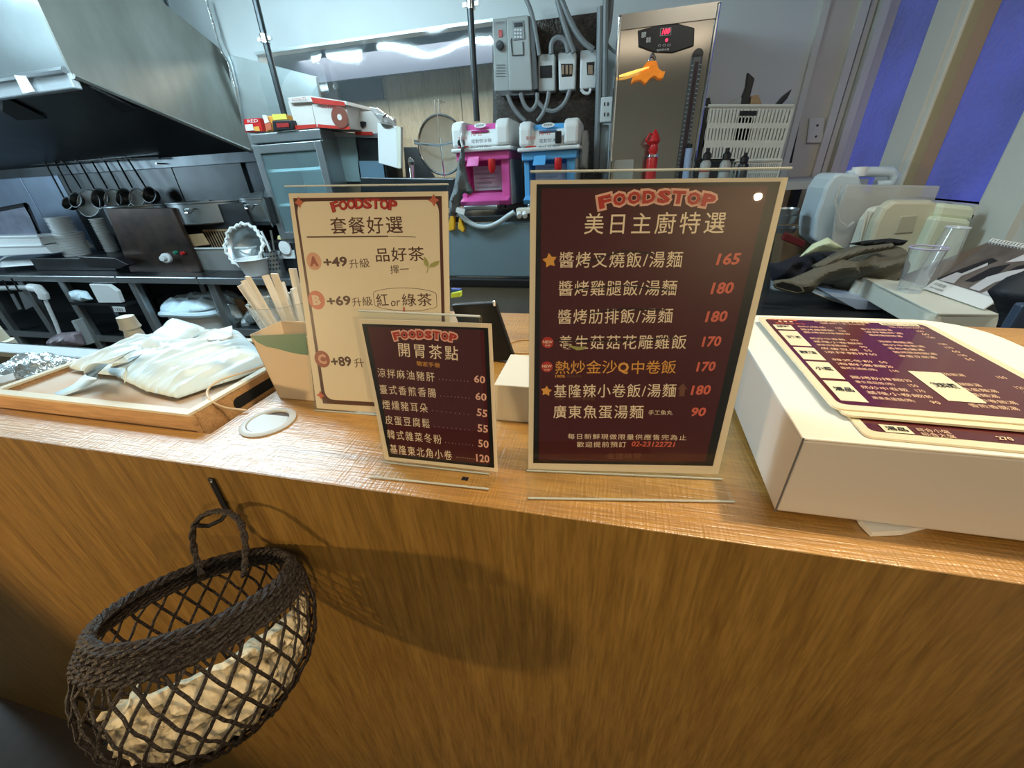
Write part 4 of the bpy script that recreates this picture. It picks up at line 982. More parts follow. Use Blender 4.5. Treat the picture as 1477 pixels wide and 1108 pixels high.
# crates
def crate(q, label, y0=2.45, d=.28, rows=((.06, .30), (.40, .62), (.76, .96)), handle=True):
    t = thing('slatted_basket', label, 'basket', at(sum(p[0] for p in q) / 4, q[2][1], y=y0), 'white slotted plastic baskets')
    A, B, C, D = pxs(q, y=y0)   # TL TR BR BL
    def pt(u, v): return A.lerp(B, u).lerp(D.lerp(C, u), v)
    mb = MB(); th = V((0, .008, 0))
    def strip(u0, u1, v0, v1): mb.prism([pt(u0, v0), pt(u1, v0), pt(u1, v1), pt(u0, v1)], th)
    vs_ = [0]; 
    for a, b in rows: vs_ += [a, b]
    vs_.append(1)
    for i in range(0, len(vs_), 2): strip(0, 1, vs_[i], vs_[i + 1])
    for ri, (a, b) in enumerate(rows):
        n = 24
        for k in range(n + 1):
            u = k / n; strip(max(0, u - .0135), min(1, u + .0135), a, b)
        if ri < 2 and handle: strip(.38, .58, a + (.14 if ri == 0 else 0), b)
    mb.build('slotted_front', WHITEP if False else mat('off_white_plastic', (.62, .62, .55), .4), t)
    mw = MATS['off_white_plastic']
    MB().tube([A, B], .008, 6).build('rim', mw, t)
    MB().prism([B, C, C + V((0, d, 0)), B + V((0, d, 0))], (.008, 0, 0)).build('side', mw, t)
    MB().prism([A, D, D + V((0, d, 0)), A + V((0, d, 0))], (.008, 0, 0)).build('side', mw, t)
    MB().prism([A + V((0, d, 0)), B + V((0, d, 0)), C + V((0, d, 0)), D + V((0, d, 0))], (0, .006, 0)).build('back', mw, t)
    MB().prism([D, C, C + V((0, d, 0)), D + V((0, d, 0))], (0, 0, .006)).build('bottom', mw, t)
    if handle: MB().prism([pt(.40, .085), pt(.60, .085), pt(.60, .17), pt(.40, .17)], (0, -.002, 0)).build('grip_hole', BLACKM, t)
crate([(1021, 153), (1144, 153), (1122, 231), (1010, 231)], 'upper white slotted basket right of the boiler')
crate([(1060, 232), (1127, 231), (1118, 262), (1056, 262)], 'lower white slotted basket under the other one', rows=((.15, .5), (.6, .95)), handle=False, y0=2.44)
for q, lb, m in (([(1066, 152), (1076, 125), (1079, 104), (1089, 113), (1082, 140), (1080, 152)], 'dark folded bag sticking up from the white basket', 'black_plastic'),
                 ([(1118, 152), (1130, 138), (1143, 128), (1136, 142), (1127, 152)], 'dark blade shaped packet leaning out of the basket right end', 'black_plastic'),
                 ([(1046, 153), (1058, 144), (1070, 140), (1070, 153)], 'grey-green pouch low in the white basket', 'grey_plastic'),
                 ([(1082, 153), (1084, 138), (1094, 136), (1100, 153)], 'pinkish brown pouch low in the white basket', 'kraft_card'),
                 ([(1014, 152), (1018, 142), (1024, 140), (1026, 152)], 'small black packet at the basket left corner', 'black_plastic')):
    pbox('packet', lb, 'packet', q, 2.52, .03, MATS[m], .004)
for i, px in enumerate((1016, 1044, 1070)):
    c = at(px, 248, y=2.3); sc_ = [1, 1, .8][i]
    t = thing('sauce_bottle', ['clear bottle with red band and black cap nearest the boiler', 'clear squeeze bottle with black pump cap in the middle', 'small dark bottle rightmost below the white basket'][i], 'bottle', c, 'bottles in front of the white baskets')
    MB().lathe([(.024, -.06), (.024, .035 * sc_), (.014, .05 * sc_), (.001, .05 * sc_)], c, 16).build('bottle_body', MILKY if i < 2 else BLACKP, t)
    MB().lathe([(.018, .05 * sc_), (.018, .075 * sc_), (.008, .085 * sc_), (.008, .10 * sc_), (.001, .10 * sc_)], c, 14).build('cap', BLACKP, t)
    if i < 2: MB().lathe([(.0248, .0), (.0248, .015)], c, 16).build('band', INK['darkred'] if i == 0 else GREYD, t)
# socket on the cream panel, ledge line
s2 = thing('wall_outlet', 'cream wall outlet on the panel right of the baskets', 'socket', at(1175, 190, y=2.78))
MB().prism(pxs([(1168, 170), (1190, 169), (1186, 206), (1164, 206)], y=2.775), (0, .012, 0)).build('plate', FRAMEW, s2, bevel=.003)
for p in ((1179, 181), (1177, 197)): MB().lathe([(.006, 0), (.001, .001)], at(*p, y=2.774), 8, (0, -1, 0)).build('hole', BLACKP, s2)
MB_ = MB().prism(pxs([(1166, 95), (1170, 95), (1142, 235), (1138, 235)], y=2.79), (0, .004, 0)); tag(MB_.build('door_gap', BLACKM), 'thin dark gap between the back wall and cream door panel', 'gap')

# =============================================================== right, between counter and windows
zf = H - .42
tbk = thing('side_table', 'low black table under the jacket and jerry can', 'table', (.8, 1.5, 0))
MB().box(.32, 1.18, .95, 2.05, zf - .03, zf).build('table_top', BLACKM, tbk)
for x in (.36, 1.14):
    for y in (1.0, 2.0): MB().box(x - .02, x + .02, y - .02, y + .02, 0, zf - .03).build('leg', BLACKM, tbk)
def on_t(px, py, dz=0): return at(px, py, z=zf + dz)
# jerry can
jc = thing('jerry_can', 'white plastic jerry can with moulded handle below the window', 'jerry can', at(1200, 340, y=1.75))
q = [(1173, 345), (1176, 315), (1190, 272), (1202, 254), (1212, 249), (1240, 251), (1262, 330), (1256, 352)]
MB().prism(pxs(q, y=1.84), (0, .16, 0)).build('can_body', mat('can_plastic', (.55, .66, .72), .35), jc, bevel=.012)
pp = pxs([(1222, 254), (1240, 248), (1284, 248), (1290, 254), (1284, 266), (1262, 268)], y=1.90)
MB().tube(pp, .018, 10).build('handle', MATS['can_plastic'], jc)
MB().lathe([(.025, 0), (.025, .03), (.001, .031)], at(1237, 254, y=1.9), 16).build('cap', WHITEP, jc)
# lids and trays stack
pbox('translucent_lid', 'large translucent plastic lid leaning behind the cream tubs', 'lid', [(1222, 266), (1358, 268), (1345, 300), (1330, 340), (1215, 342), (1205, 310)], 1.79, .012, MILKY, .01)
tag(MB().tube(pxs([(1212, 268), (1205, 290), (1210, 318), (1222, 328), (1232, 320)], y=1.77), .005, 6).build('lid_handle', MILKY), 'curved translucent handle of the leaning lid', 'handle')
for i, (q, lb, y, m) in enumerate([([(1262, 300), (1300, 294), (1318, 300), (1310, 352), (1236, 352), (1248, 318)], 'ribbed cream plastic tub standing on its side nearest the lid', 1.72, CREAMP),
                                ([(1275, 300), (1290, 289), (1345, 289), (1360, 296), (1345, 352), (1256, 352), (1264, 320)], 'cream rounded plastic tub in front with recessed base', 1.66, mat('cream_tub', (.56, .55, .42), .4)),
                                ([(1352, 312), (1404, 318), (1392, 360), (1330, 356)], 'pale green box behind the clear cups', 1.62, mat('pale_green', (.62, .68, .52), .5)),
                                ([(1358, 293), (1408, 298), (1404, 320), (1350, 314)], 'pale yellow-green box on top of the pale green box', 1.64, mat('pale_yellow_green', (.66, .72, .55), .5))]):
    t = thing('storage_tub', lb, 'tub' if i < 2 else 'box', at(q[0][0], 350, y=y))
    MB().prism(pxs(q, y=y), (0, .05 if i != 2 else .12, 0)).build('shell', m, t, bevel=.012)
    if i == 1: MB().prism(pxs([(1300, 312), (1325, 310), (1318, 336), (1290, 338)], y=y - .004), (0, .01, 0)).build('recessed_panel', mat('tub_recess', (.42, .40, .30), .5), t, bevel=.004)
    if i == 0:
        for k in range(3): MB().tube(pxs([(1258 - k * 6 + 4, 305), (1244 - k * 3 + 2, 350)], y=y - .005), .004, 6).build('rib', CREAMP, t)
# small things at the left of this corner
for i, (p, r, h) in enumerate([((1129, 335), .05, .02), ((1130, 322), .045, .03), ((1131, 312), .045, .03)]):
    c = at(*p, y=1.9); tag(MB().lathe([(r * .8, 0), (r, h), (r * .95, h), (r * .76, .004), (.001, .004)], c, 20, cap0=True).build('steel_bowl', STEEL), 'small steel bowl, %s of the pile beside the large menu edge' % ['lowest', 'middle', 'topmost'][i], 'bowl', 'small steel bowls piled beside the menu')
pbox('wood_shelf_end', 'brown wooden ledge behind the small steel bowls', 'ledge', [(1133, 326), (1175, 326), (1165, 392), (1121, 392)], 1.98, .1, mat('brown_ledge', (.20, .13, .07), .5))
pbox('red_folder', 'dark red folder lying on the wooden ledge', 'folder', [(1133, 335), (1163, 348), (1158, 358), (1128, 346)], 1.85, .02, mat('dark_red', (.12, .012, .015), .5))
c = on_t(1140, 385); c = at(1136, 380, y=1.62)
c.z = zf
gl = thing('small_clear_cup', 'small clear plastic cup left of the olive jacket', 'cup', c)
MB().lathe([(.034, 0), (.045, .085), (.049, .087), (.044, .085), (.032, .004), (.001, .004)], c, 24).build('cup_wall', CUPM, gl)
MB().tube([c + V((.048 * math.cos(R(g)), .048 * math.sin(R(g)), .087)) for g in range(0, 360, 20)], .0025, 5, True).build('rim', WHITEP, gl)
# jacket
JK = mat('olive_fabric', (.135, .12, .085), .85, bump=.3, bscale=200)
jk = thing('jacket', 'crumpled olive green jacket heaped on the black table', 'jacket', at(1200, 430, z=zf))
c = at(1205, 420, z=zf + .05)
pillow('jacket_body', JK, pxs([(1150, 412), (1165, 398), (1185, 376), (1215, 360), (1245, 352), (1275, 347), (1298, 356), (1304, 380), (1290, 408), (1262, 428), (1240, 432), (1215, 425), (1190, 412)], y=1.52), (0, -1, .3), .10, .05, fs=11, soft=.08, res=60, parent=jk, stretch=(.55, 1.6))
pillow('collar', JK, pxs([(1168, 384), (1195, 370), (1240, 356), (1290, 350), (1292, 358), (1240, 368), (1200, 382), (1178, 396)], y=1.42), (0, -1, .3), .03, .012, res=34, parent=jk)
# sleeve with open cuff
pillow('sleeve', JK, pxs([(1114, 405), (1140, 402), (1165, 392), (1190, 380), (1212, 372), (1240, 376), (1238, 398), (1205, 402), (1182, 408), (1166, 422), (1152, 424), (1130, 418), (1116, 414)], y=1.40), (0, -1, .3), .05, .016, fs=18, soft=.05, res=44, parent=jk, stretch=(.5, 1.8))
cu = pxs([(1117, 409), (1128, 406), (1142, 409), (1154, 414), (1158, 420), (1150, 422), (1132, 418), (1119, 414)], y=1.34)
MB().prism(cu, (0, -.004, 0)).build('cuff_opening', BLACKM, jk)
MB().tube(cu + [cu[0]], .005, 6).build('cuff', JK, jk)
tag(pillow('black_garment', mat('black_fabric', (.012, .013, .02), .9), pxs([(1108, 380), (1125, 378), (1150, 368), (1185, 362), (1220, 362), (1200, 378), (1160, 398), (1140, 412), (1110, 405)], y=1.56), (0, -1, .3), .04, .02, res=40), 'black garment bunched under the olive jacket', 'garment')
tag(pillow('black_cloth', BLACKM, pxs([(1222, 352), (1250, 347), (1285, 344), (1310, 347), (1300, 354), (1260, 356)], y=1.5), (0, -1, .2), .03, .01, res=30), 'black cloth strip on top of the jacket heap', 'cloth')
tag(pillow('paper_napkin', mat('pale_green_paper', (.62, .70, .48), .7), pxs([(1150, 372), (1172, 352), (1197, 341), (1207, 350), (1215, 360), (1196, 363), (1175, 364)], y=1.5), (0, -1, .4), .02, .02, fs=16, res=30), 'pale green crumpled paper on top of the black garment', 'paper')
pbox('paper_sheet', 'white sheet of paper under the jacket on black table', 'paper', [(1174, 423), (1240, 440), (1240, 446), (1200, 434)], 1.40, .1, PAPER, 0)
pbox('blue_folder', 'blue-white folder under the white stool', 'folder', [(1200, 427), (1270, 436), (1270, 447), (1235, 446)], 1.36, .12, mat('blue_white', (.40, .50, .66), .5), 0)

# white stool/table with cups and calendar
zs2 = H - .33
W0, W1, W2 = at(1240, 397, z=zs2), at(1352, 452, z=zs2), at(1442, 453, z=zs2)
stl = thing('plastic_stool', 'white square plastic stool beyond the menu box', 'stool', (W1.x, W1.y + .1, zf))
u = (W2 - W1); W2 = W1 + u; W3 = W2 + (W0 - W1)
W4 = at(1470, 400, z=zs2)
top = [W1, W2, W2 + (W0 - W1), W0]
MB().prism([p + V((0, 0, -.012)) for p in top], (0, 0, .012)).build('stool_top', CREAMP, stl, bevel=.004)
ap_ = V((0, 0, -.055))
for a, b in zip(top, top[1:] + top[:1]):
    n = (b - a).cross(V((0, 0, 1))).normalized() * -.006
    MB().prism([a, b, b + ap_, a + ap_], n).build('apron', CREAMP, stl, bevel=.002)
for i, p in enumerate(top):
    cc_ = sum(top, V((0, 0, 0))) / 4; q = p.lerp(cc_, .1)
    MB().tube([q + V((0, 0, -.012)), V((q.x, q.y, zf)) + (p - cc_) * .12], [.02, .016], 10).build('leg', CREAMP, stl)
def clearcup(c, h, r0, r1, label, ax=(0, 0, 1), lav=False):
    t = thing('clear_cup', label, 'cup', c); c = V(c)
    MB().lathe([(r0 * .92, .004), (r0, 0), (r0, .004), (r0 + (r1 - r0) * .1, h * .12), (r1, h)], c, 28, ax).build('cup_wall', CUPM, t)
    A = V(ax).normalized(); x = A.orthogonal().normalized(); y = A.cross(x)
    MB().tube([c + A * h + (x * math.cos(R(g)) + y * math.sin(R(g))) * r1 for g in range(0, 360, 15)], .0022, 6, True).build('rim', mat('lavender_rim', (.50, .44, .62), .2) if lav else mat('clear_rim', (.62, .68, .72), .15), t)
    MB().lathe([(r0, .002), (.001, .003)], c, 24, ax).build('base', CUPM, t)
    return t
c1_ = at(1311, 421, z=zs2); hcup = at(1320, 358, y=c1_.y).z - zs2
rc = (at(1345, 356, y=c1_.y) - at(1296, 356, y=c1_.y)).length / 2
clearcup(c1_ + V((0, 0, .001)), hcup, rc * .68, rc, 'upright clear plastic cup with lavender rim on the stool', lav=True)
c2_ = at(1338, 412, y=c1_.y + .06); c3_ = at(1382, 328, y=c1_.y + .06)
clearcup(c2_, (c3_ - c2_).length, rc * .95, rc * .62, 'tall clear plastic cup leaning against the upright cup', ax=c3_ - c2_)
# desk calendar
cal = thing('desk_calendar', 'spiral desk calendar with black and white cow photo on the stool', 'calendar', at(1395, 440, z=zs2))
yq = W1.y + .02
C, D = at(1418, 446, z=zs2 + .004), at(1332, 416, z=zs2 + .004)
A = at(1405, 344, y=D.y + .055)
D2, C2 = D, C
B = A + (C - D) * 1.02
PC = Plane(D, C - D, A - D)
Wc = (C - D).length; Hc = (A - D).dot(PC.v)
def cq(u, v, h=0): return PC.w(u * Wc, v * Hc, h)
MB().prism([cq(0, 0), cq(1, 0), cq(1, 1), cq(0, 1)], PC.n * -.003).build('page_block', PAPER, cal)
MB().prism([cq(0, .2, .0006), cq(1, .2, .0006), cq(1, .98, .0006), cq(0, .98, .0006)], PC.n * .0003).build('photo_page', mat('photo_brown', (.19, .15, .13), .3, var=.6, vscale=18), cal)
mb = MB(); mk_ = MB()
for P in ([(.0, .2), (.12, .45), (.3, .75), (.42, .72), (.3, .5), (.2, .22)], [(.38, .3), (.45, .6), (.6, .72), (.62, .55), (.5, .32)], [(.62, .35), (.7, .7), (.9, .92), (1, .95), (1, .7), (.8, .5)]):
    PC.poly(mb, [(a * Wc, b * Hc) for a, b in P], .0012)
for P in ([(.05, .2), (.14, .4), (.22, .4), (.34, .66), (.38, .62), (.26, .36), (.3, .22)], [(.55, .22), (.56, .45), (.68, .6), (.84, .72), (.82, .55), (.72, .4), (.7, .22)], [(.52, .72), (.62, .96), (.85, .96), (.7, .80)], [(.75, .2), (.85, .42), (1, .5), (1, .2)]):
    PC.poly(mk_, [(a * Wc, b * Hc) for a, b in P], .0015)
mb.build('photo_dark_patches', mat('photo_black', (.02, .017, .02), .3), cal); mk_.build('photo_white_patches', mat('photo_white', (.55, .53, .54), .35), cal)
mb = MB(); PC.text2(mb, '乳牛寫真月曆', V((.06 * Wc, .13 * Hc)), V((.26 * Wc, .13 * Hc)), .008, .001); PC.text2(mb, '2024 CALENDAR', V((.06 * Wc, .06 * Hc)), V((.30 * Wc, .06 * Hc)), .005, .001); mb.build('caption_lettering', GREYD, cal)
MB().prism([cq(1, 0), cq(0, 0), cq(0, 1), cq(1, 1)], V((0, .0, 0)) + PC.n * .0) if False else None
bk = MB().prism([cq(0, 1), cq(1, 1), cq(1, 0) + V((.01, .13, 0)), cq(0, 0) + V((.01, .13, 0))], PC.n * -.003).build('easel_back', mat('easel_brown', (.16, .11, .08), .6), cal)
for i in range(22):
    u_ = (i + .5) / 22; c = cq(u_, 1.0)
    MB().tube([c + (PC.v * math.cos(R(g)) + PC.n * math.sin(R(g))) * .007 for g in range(0, 360, 60)], .0014, 4, True).build('spiral_ring', WHITEP, cal)
# black bag at the right edge
tag(pillow('dark_bag', mat('dark_bag_fabric', (.02, .022, .028), .6, bump=.2, bscale=40), pxs([(1430, 420), (1462, 400), (1520, 380), (1520, 505), (1470, 500), (1425, 488), (1440, 455)], y=.95), (0, -1, .2), .05, .02, res=30), 'dark bag hanging at the right edge beside the calendar', 'bag')
pbox('blue_box_edge', 'dark blue grey flat case at the right edge behind menu box', 'case', [(1446, 490), (1477, 440), (1520, 440), (1520, 530), (1446, 497)], .88, .02, mat('case_blue', (.05, .075, .12), .4), .004)

# =============================================================== THE COUNTER
ct = thing('service_counter', 'oak laminate service counter with textured top', 'counter', (-.3, .45, 0))
CF, CBk = .213, .70
XC = -.411
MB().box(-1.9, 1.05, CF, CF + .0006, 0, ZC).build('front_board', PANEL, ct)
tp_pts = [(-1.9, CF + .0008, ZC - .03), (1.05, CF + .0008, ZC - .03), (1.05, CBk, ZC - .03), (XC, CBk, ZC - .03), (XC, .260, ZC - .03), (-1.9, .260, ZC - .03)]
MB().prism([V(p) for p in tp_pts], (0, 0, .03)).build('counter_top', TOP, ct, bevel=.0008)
MB().box(XC + .02, 1.03, .26, CBk - .02, 0, ZC - .03).build('counter_body', mat('counter_inner', (.18, .10, .04), .6), ct)
MB().box(-1.9, XC - .001, .262, .66, 0, ZC - .16).build('lower_worktop', mat('lower_top', (.30, .19, .09), .5), ct)
MB().box(1.03, 1.05, CF + .02, CBk, 0, ZC - .031).build('end_board', PANEL, ct)
# cable grommet
gc_ = V((-.361, .2895, ZC)); gr = thing('cable_grommet', 'round grey-white cable grommet set in the counter top', 'grommet', gc_)
MB().lathe([(.0215, .0), (.0285, .0), (.029, .0016), (.026, .0032), (.0225, .0034), (.0215, .002), (.0215, 0)], gc_ + V((0, 0, .0002)), 40).build('flange', mat('grommet_grey', (.48, .52, .54), .4), gr)
mb = MB(); seg = 30; vs = []
cap = [(.0210 * math.cos(R(g)), .0210 * math.sin(R(g))) for g in range(-215, 36, 10)]
mb.prism([gc_ + V((a, b, .0012)) for a, b in cap], (0, 0, .0012)).build('cap_segment', MATS['grommet_grey'], gr)
mb = MB().lathe([(.0213, .0004), (.001, .0005)], gc_, 30); mb.build('dark_hole', mat('hole_brown', (.07, .03, .01), .6), gr)
g2 = V((at(756, 500, z=ZC).x, at(756, 500, z=ZC).y, ZC)); g2o = thing('flush_grommet', 'flush wood grommet ring in the counter behind the small white box', 'grommet', g2)
MB().lathe([(.024, 0), (.0285, 0), (.0285, .001), (.024, .001), (.024, 0)], g2 + V((0, 0, .0002)), 36).build('flange', TOP, g2o)
# =============================================================== wooden tray box with carrier bags, left
tx0, tx1, ty0, ty1, tzt = -1.05, -.418, .2645, .50, H - .213
e_ = at(215, 481, z=tzt)
tx0b = -1.2
ty1 = e_.y
tr = thing('wooden_tray', 'shallow wooden tray box with pale rim on the counter left', 'tray', (-.8, .36, tzt - .08))
tl_left = at(0, 560, z=tzt).x
TX0 = (e_.x + tl_left) / 2
RIM = mat('pale_tray_rim', (.62, .56, .42), .45)
ty0 = .245; ty0 = at(245, 608, z=tzt).y
ty0 = max(ty0, .2625)
TX1 = -.432
MB().box(TX0 + .006, TX1 - .006, ty0 + .006, ty1 - .006, tzt - .05, tzt - .012).build('tray_floor', TRAYW, tr)
for nm, a in (('front_wall', (TX0, TX1, ty0, ty0 + .006, tzt - .11, tzt - .003)), ('back_wall', (TX0, TX1, ty1 - .006, ty1, tzt - .11, tzt - .003)),
              ('side_wall', (TX0, TX0 + .006, ty0 + .006, ty1 - .006, tzt - .11, tzt - .003)), ('side_wall', (TX1 - .006, TX1, ty0 + .006, ty1 - .006, tzt - .11, tzt - .003))):
    MB().box(*a).build(nm, TRAYW, tr, bevel=.001)
for a in ((TX0, TX1, ty0 - .001, ty0 + .009), (TX0, TX1, ty1 - .009, ty1 + .001), (TX0 - .001, TX0 + .009, ty0 + .009, ty1 - .009), (TX1 - .009, TX1 + .001, ty0 + .009, ty1 - .009)):
    MB().box(*a, tzt - .003, tzt).build('rim_strip', RIM, tr)
MB().box(TX0 + .0062, TX1 - .0062, ty0 + .0062, ty1 - .0062, tzt - .012, tzt - .0085).build('lining_sheet', mat('flour_dusted_board', (.56, .33, .17), .6, var=1, vscale=16, vcol=(.58, .52, .45)), tr)
# handle slot on the right wall
yy0, yy1 = at(345, 583, x=TX1).y, at(402, 545, x=TX1).y; zz0 = at(350, 577, x=TX1).z
sl_ = MB(); prof = arc(yy0, zz0, .007, 90, 270, 8) + arc(yy1, zz0 + .0, .007, -90, 90, 8)
sl_.prism([V((TX1 + .0006, a, b)) for a, b in prof], (-.002, 0, 0)).build('handle_slot', BLACKM, tr)
# bags on the tray
def on_r(px, py, dz=0): return at(px, py, z=tzt + dz)
tag(pillow('carrier_bags', BAGM, [on_r(*p, -.004) for p in [(100, 532), (128, 524), (190, 496), (225, 488), (262, 500), (300, 485), (345, 480), (383, 515), (396, 527), (340, 548), (256, 575), (212, 565), (168, 543), (140, 540)]], (0, 0, 1), .014, .0075, fs=24, soft=.03, res=120, stretch=(.35, 2.4)),
    'pile of flattened white plastic carrier bags lying on the tray', 'plastic bags')
hb = MB()
pp = [on_r(83, 570, -.004), on_r(118, 556, -.002), on_r(140, 535, .008), on_r(150, 520, .026), on_r(170, 512, .040), on_r(186, 520, .030), on_r(180, 545, .01)]
for _ in range(2):
    q = [pp[0]]
    for a, b in zip(pp, pp[1:]): q += [a.lerp(b, .25), a.lerp(b, .75)]
    pp = q + [pp[-1]]
vs = []
for i, p in enumerate(pp):
    a, b = pp[max(0, i - 1)], pp[min(len(pp) - 1, i + 1)]; d = (b - a); s_ = V((-d.y, d.x, 0)).normalized(); wd = .010 + .010 * min(1, i / 14)
    vs += [p + s_ * wd, p - s_ * wd]
hb.add(vs, [(2 * i, 2 * i + 1, 2 * i + 3, 2 * i + 2) for i in range(len(pp) - 1)], True)
tag(hb.build('bag_handle', BAGM, solid=.0008), 'white plastic bag handle strap curling over the tray left side', 'bag handle')
hb = MB(); pp = [on_r(200, 500, .004), on_r(228, 475, .016), on_r(255, 462, .024), on_r(290, 486, .012)]
sh_ = pxs([(200, 505), (253, 462), (302, 478), (228, 508)], z=tzt + .012)
tag(pillow('top_bag_flap', BAGM, sh_, (0, 0, 1), .012, .006, fs=20, res=30, soft=.02), 'raised flap of a white bag at the back of the pile', 'bag')
tag(pillow('receipt', PAPER, pxs([(300, 480), (335, 470), (336, 486), (320, 492), (290, 490)], z=tzt + .016), (0, 0, 1), .002, .003, res=20), 'crumpled white receipt on the bags beside the green carton', 'receipt')
# cream cord over the tray rim
pp = [at(402, 521, z=tzt + .01), at(360, 535, z=tzt + .008), at(325, 545, z=tzt + .006), at(303, 556, z=tzt + .004), at(297, 568, z=tzt - .0), at(305, 580, x=TX1 + .003), at(325, 589, x=TX1 + .004), at(355, 592, z=ZC + .003)]
for _ in range(3):
    q = [pp[0]]
    for a, b in zip(pp, pp[1:]): q += [a.lerp(b, .25), a.lerp(b, .75)]
    pp = q + [pp[-1]]
tag(MB().tube(pp, .0013, 8).build('cream_cord', mat('cord_cream', (.62, .48, .32), .5)), 'thin cream cord looping over the tray rim to the counter', 'cord')
# things behind the tray: pale board, squeeze bottles, lids
tag(MB().box(-1.9, -.98, .56, at(75, 499, z=H - .325).y, H - .34, H - .325).build('white_work_board', mat('grey_white_board', (.42, .46, .48), .5), bevel=.004), 'large grey-white work board beyond the wooden tray at left', 'board')
tag(MB().box(-1.85, -1.02, .57, .64, ZC - .16, H - .341).build('board_stand', STEELD), 'dark stand under the grey-white work board', 'stand')
sb_ = thing('squeeze_bottle', 'cream topped squeeze bottle behind the wooden tray', 'bottle', at(200, 486, y=.62))
a, b = at(203, 500, y=.62), at(188, 456, y=.62)
MB().lathe([(.016, ZC - .16 - a.z), (.018, (b - a).length * .4), (.015, (b - a).length * .55), (.020, (b - a).length * .62), (.018, (b - a).length * .70), (.016, (b - a).length * .95), (.001, (b - a).length)], a, 18, V((0, 0, 1)) * .9 + (b - a).normalized() * .1).build('bottle_body', mat('cream_bottle', (.66, .64, .54), .5), sb_)
pb2 = thing('paper_roll', 'cream cup stack at the far left edge on the board', 'cup', at(0, 500, y=.8))
a = at(5, 512, y=.85)
MB().lathe([(.05, 0), (.05, .05), (.042, .055), (.035, .14), (.001, .14)], a, 22).build('cup_body', mat('cream_paper_cup', (.55, .50, .38), .6), pb2)
for i, (p, lb) in enumerate([((12, 546), 'white plastic cup lid at the far left edge on the board'), ((40, 538), 'clear plastic bag lump on the board by the tray')]):
    c = at(*p, z=H - .325)
    if i == 0: tag(MB().lathe([(.05, 0), (.052, .008), (.04, .018), (.036, .012), (.001, .014)], c, 24).build('cup_lid', WHITEP), lb, 'lid')
    else: tag(pillow('clear_bag_lump', FOILY, [c + V((-.06, -.04, 0)), c + V((.09, -.04, 0)), c + V((.09, .06, 0)), c + V((-.06, .06, 0))], (0, 0, 1), .02, .015, res=20), lb, 'bag')
# =============================================================== under-table things
bk = thing('white_bucket', 'white bucket lined with a plastic bag under the table', 'bucket', at(265, 475, y=2.05))
c = at(272, 500, y=2.22); t_ = at(265, 446, y=2.22); rb_ = (at(308, 450, y=2.22) - at(232, 450, y=2.22)).length / 2; BY = 2.22 + rb_ * .6
MB().lathe([(rb_ * .75, -.1), (rb_ * .95, t_.z - c.z)], (t_.x, BY, c.z), 28).build('bucket_wall', WHITEP, bk)
pillow('bag_lining', BAGM, [V((t_.x + rb_ * 1.08 * math.cos(R(g)), BY + rb_ * math.sin(R(g)), t_.z)) for g in range(0, 360, 20)], (0, 0, 1), .04, .03, fs=9, soft=.08, res=34, parent=bk)
bb_ = MB(); bb_.tube([V((t_.x + rb_ * 1.04 * math.cos(R(g)), BY + rb_ * 1.02 * math.sin(R(g)), t_.z - .02 + .015 * math.sin(R(g * 3)))) for g in range(0, 360, 12)], .022, 8, True).build('bag_overhang', BAGM, bk)
for i, (q, lb, nm, m, y) in enumerate([
        ([(313, 440), (322, 433), (340, 440), (355, 458), (345, 468), (322, 460)], 'clear wrapped bundle under the table right of bucket', 'wrapped_bundle', FOILY, 2.32),
        ([(345, 480), (352, 455), (362, 441), (378, 444), (384, 460), (366, 468), (356, 490)], 'clear plastic bag hooked beside the green carton', 'clear_bag', FOILY, 2.32),
        ([(372, 414), (400, 420), (412, 430), (400, 440), (412, 470), (392, 474), (380, 450)], 'white crumpled bags under the table behind the cutlery glass', 'white_bags', BAGM, 2.32),
        ([(316, 445), (330, 428), (350, 432), (362, 448), (350, 462), (330, 465)], 'brown paper bag behind the wrapped bundle', 'paper_bag', KRAFT, 2.45),
        ([(355, 415), (372, 412), (400, 414), (405, 440), (365, 440)], 'brown cardboard behind white bags under the table', 'cardboard', KRAFT, 2.45),
        ([(102, 420), (110, 418), (125, 420), (136, 432), (120, 435), (107, 432)], 'crumpled white cloth on shelf inside the stove bay', 'white_cloth', BAGM, 2.14),
        ([(72, 488), (85, 480), (115, 478), (125, 498), (100, 502), (70, 497)], 'plastic wrapped bags on the floor below the stove bay', 'floor_bags', mat('pinkish_wrap', (.25, .20, .22), .3, bump=.6, bscale=30), 2.1)]):
    tag(pillow(nm, m, pxs(q, y=y), (0, -1, .1), .05, .03, fs=14, soft=.06, res=26, seed=i), lb, nm.split('_')[-1])
pbox('folded_sheets', 'folded white sheets on shelf inside the stove bay', 'paper', [(128, 410), (155, 411), (168, 420), (175, 437), (142, 437)], 2.13, .03, WHITEP)
pbox('shelf_board', 'dark ledge under the folded white sheets', 'ledge', [(100, 436), (180, 438), (182, 442), (103, 440)], 2.14, .3, STEELD, 0)
pl_ = thing('label_strip', 'small white label strip with digits on the stove bay', 'label', at(172, 446, y=2.12))
MB().prism(pxs([(162, 442), (179, 443), (181, 450), (165, 450)], y=2.12), (0, .003, 0)).build('label_card', WHITEP, pl_)
PT = Plane(at(172, 446, y=2.118), (1, 0, 0), (0, 0, 1)); mb = MB(); PT.text(mb, '1333', (166, 446.5), (177, 447), 3.5); mb.build('label_digits', INK['black'], pl_)
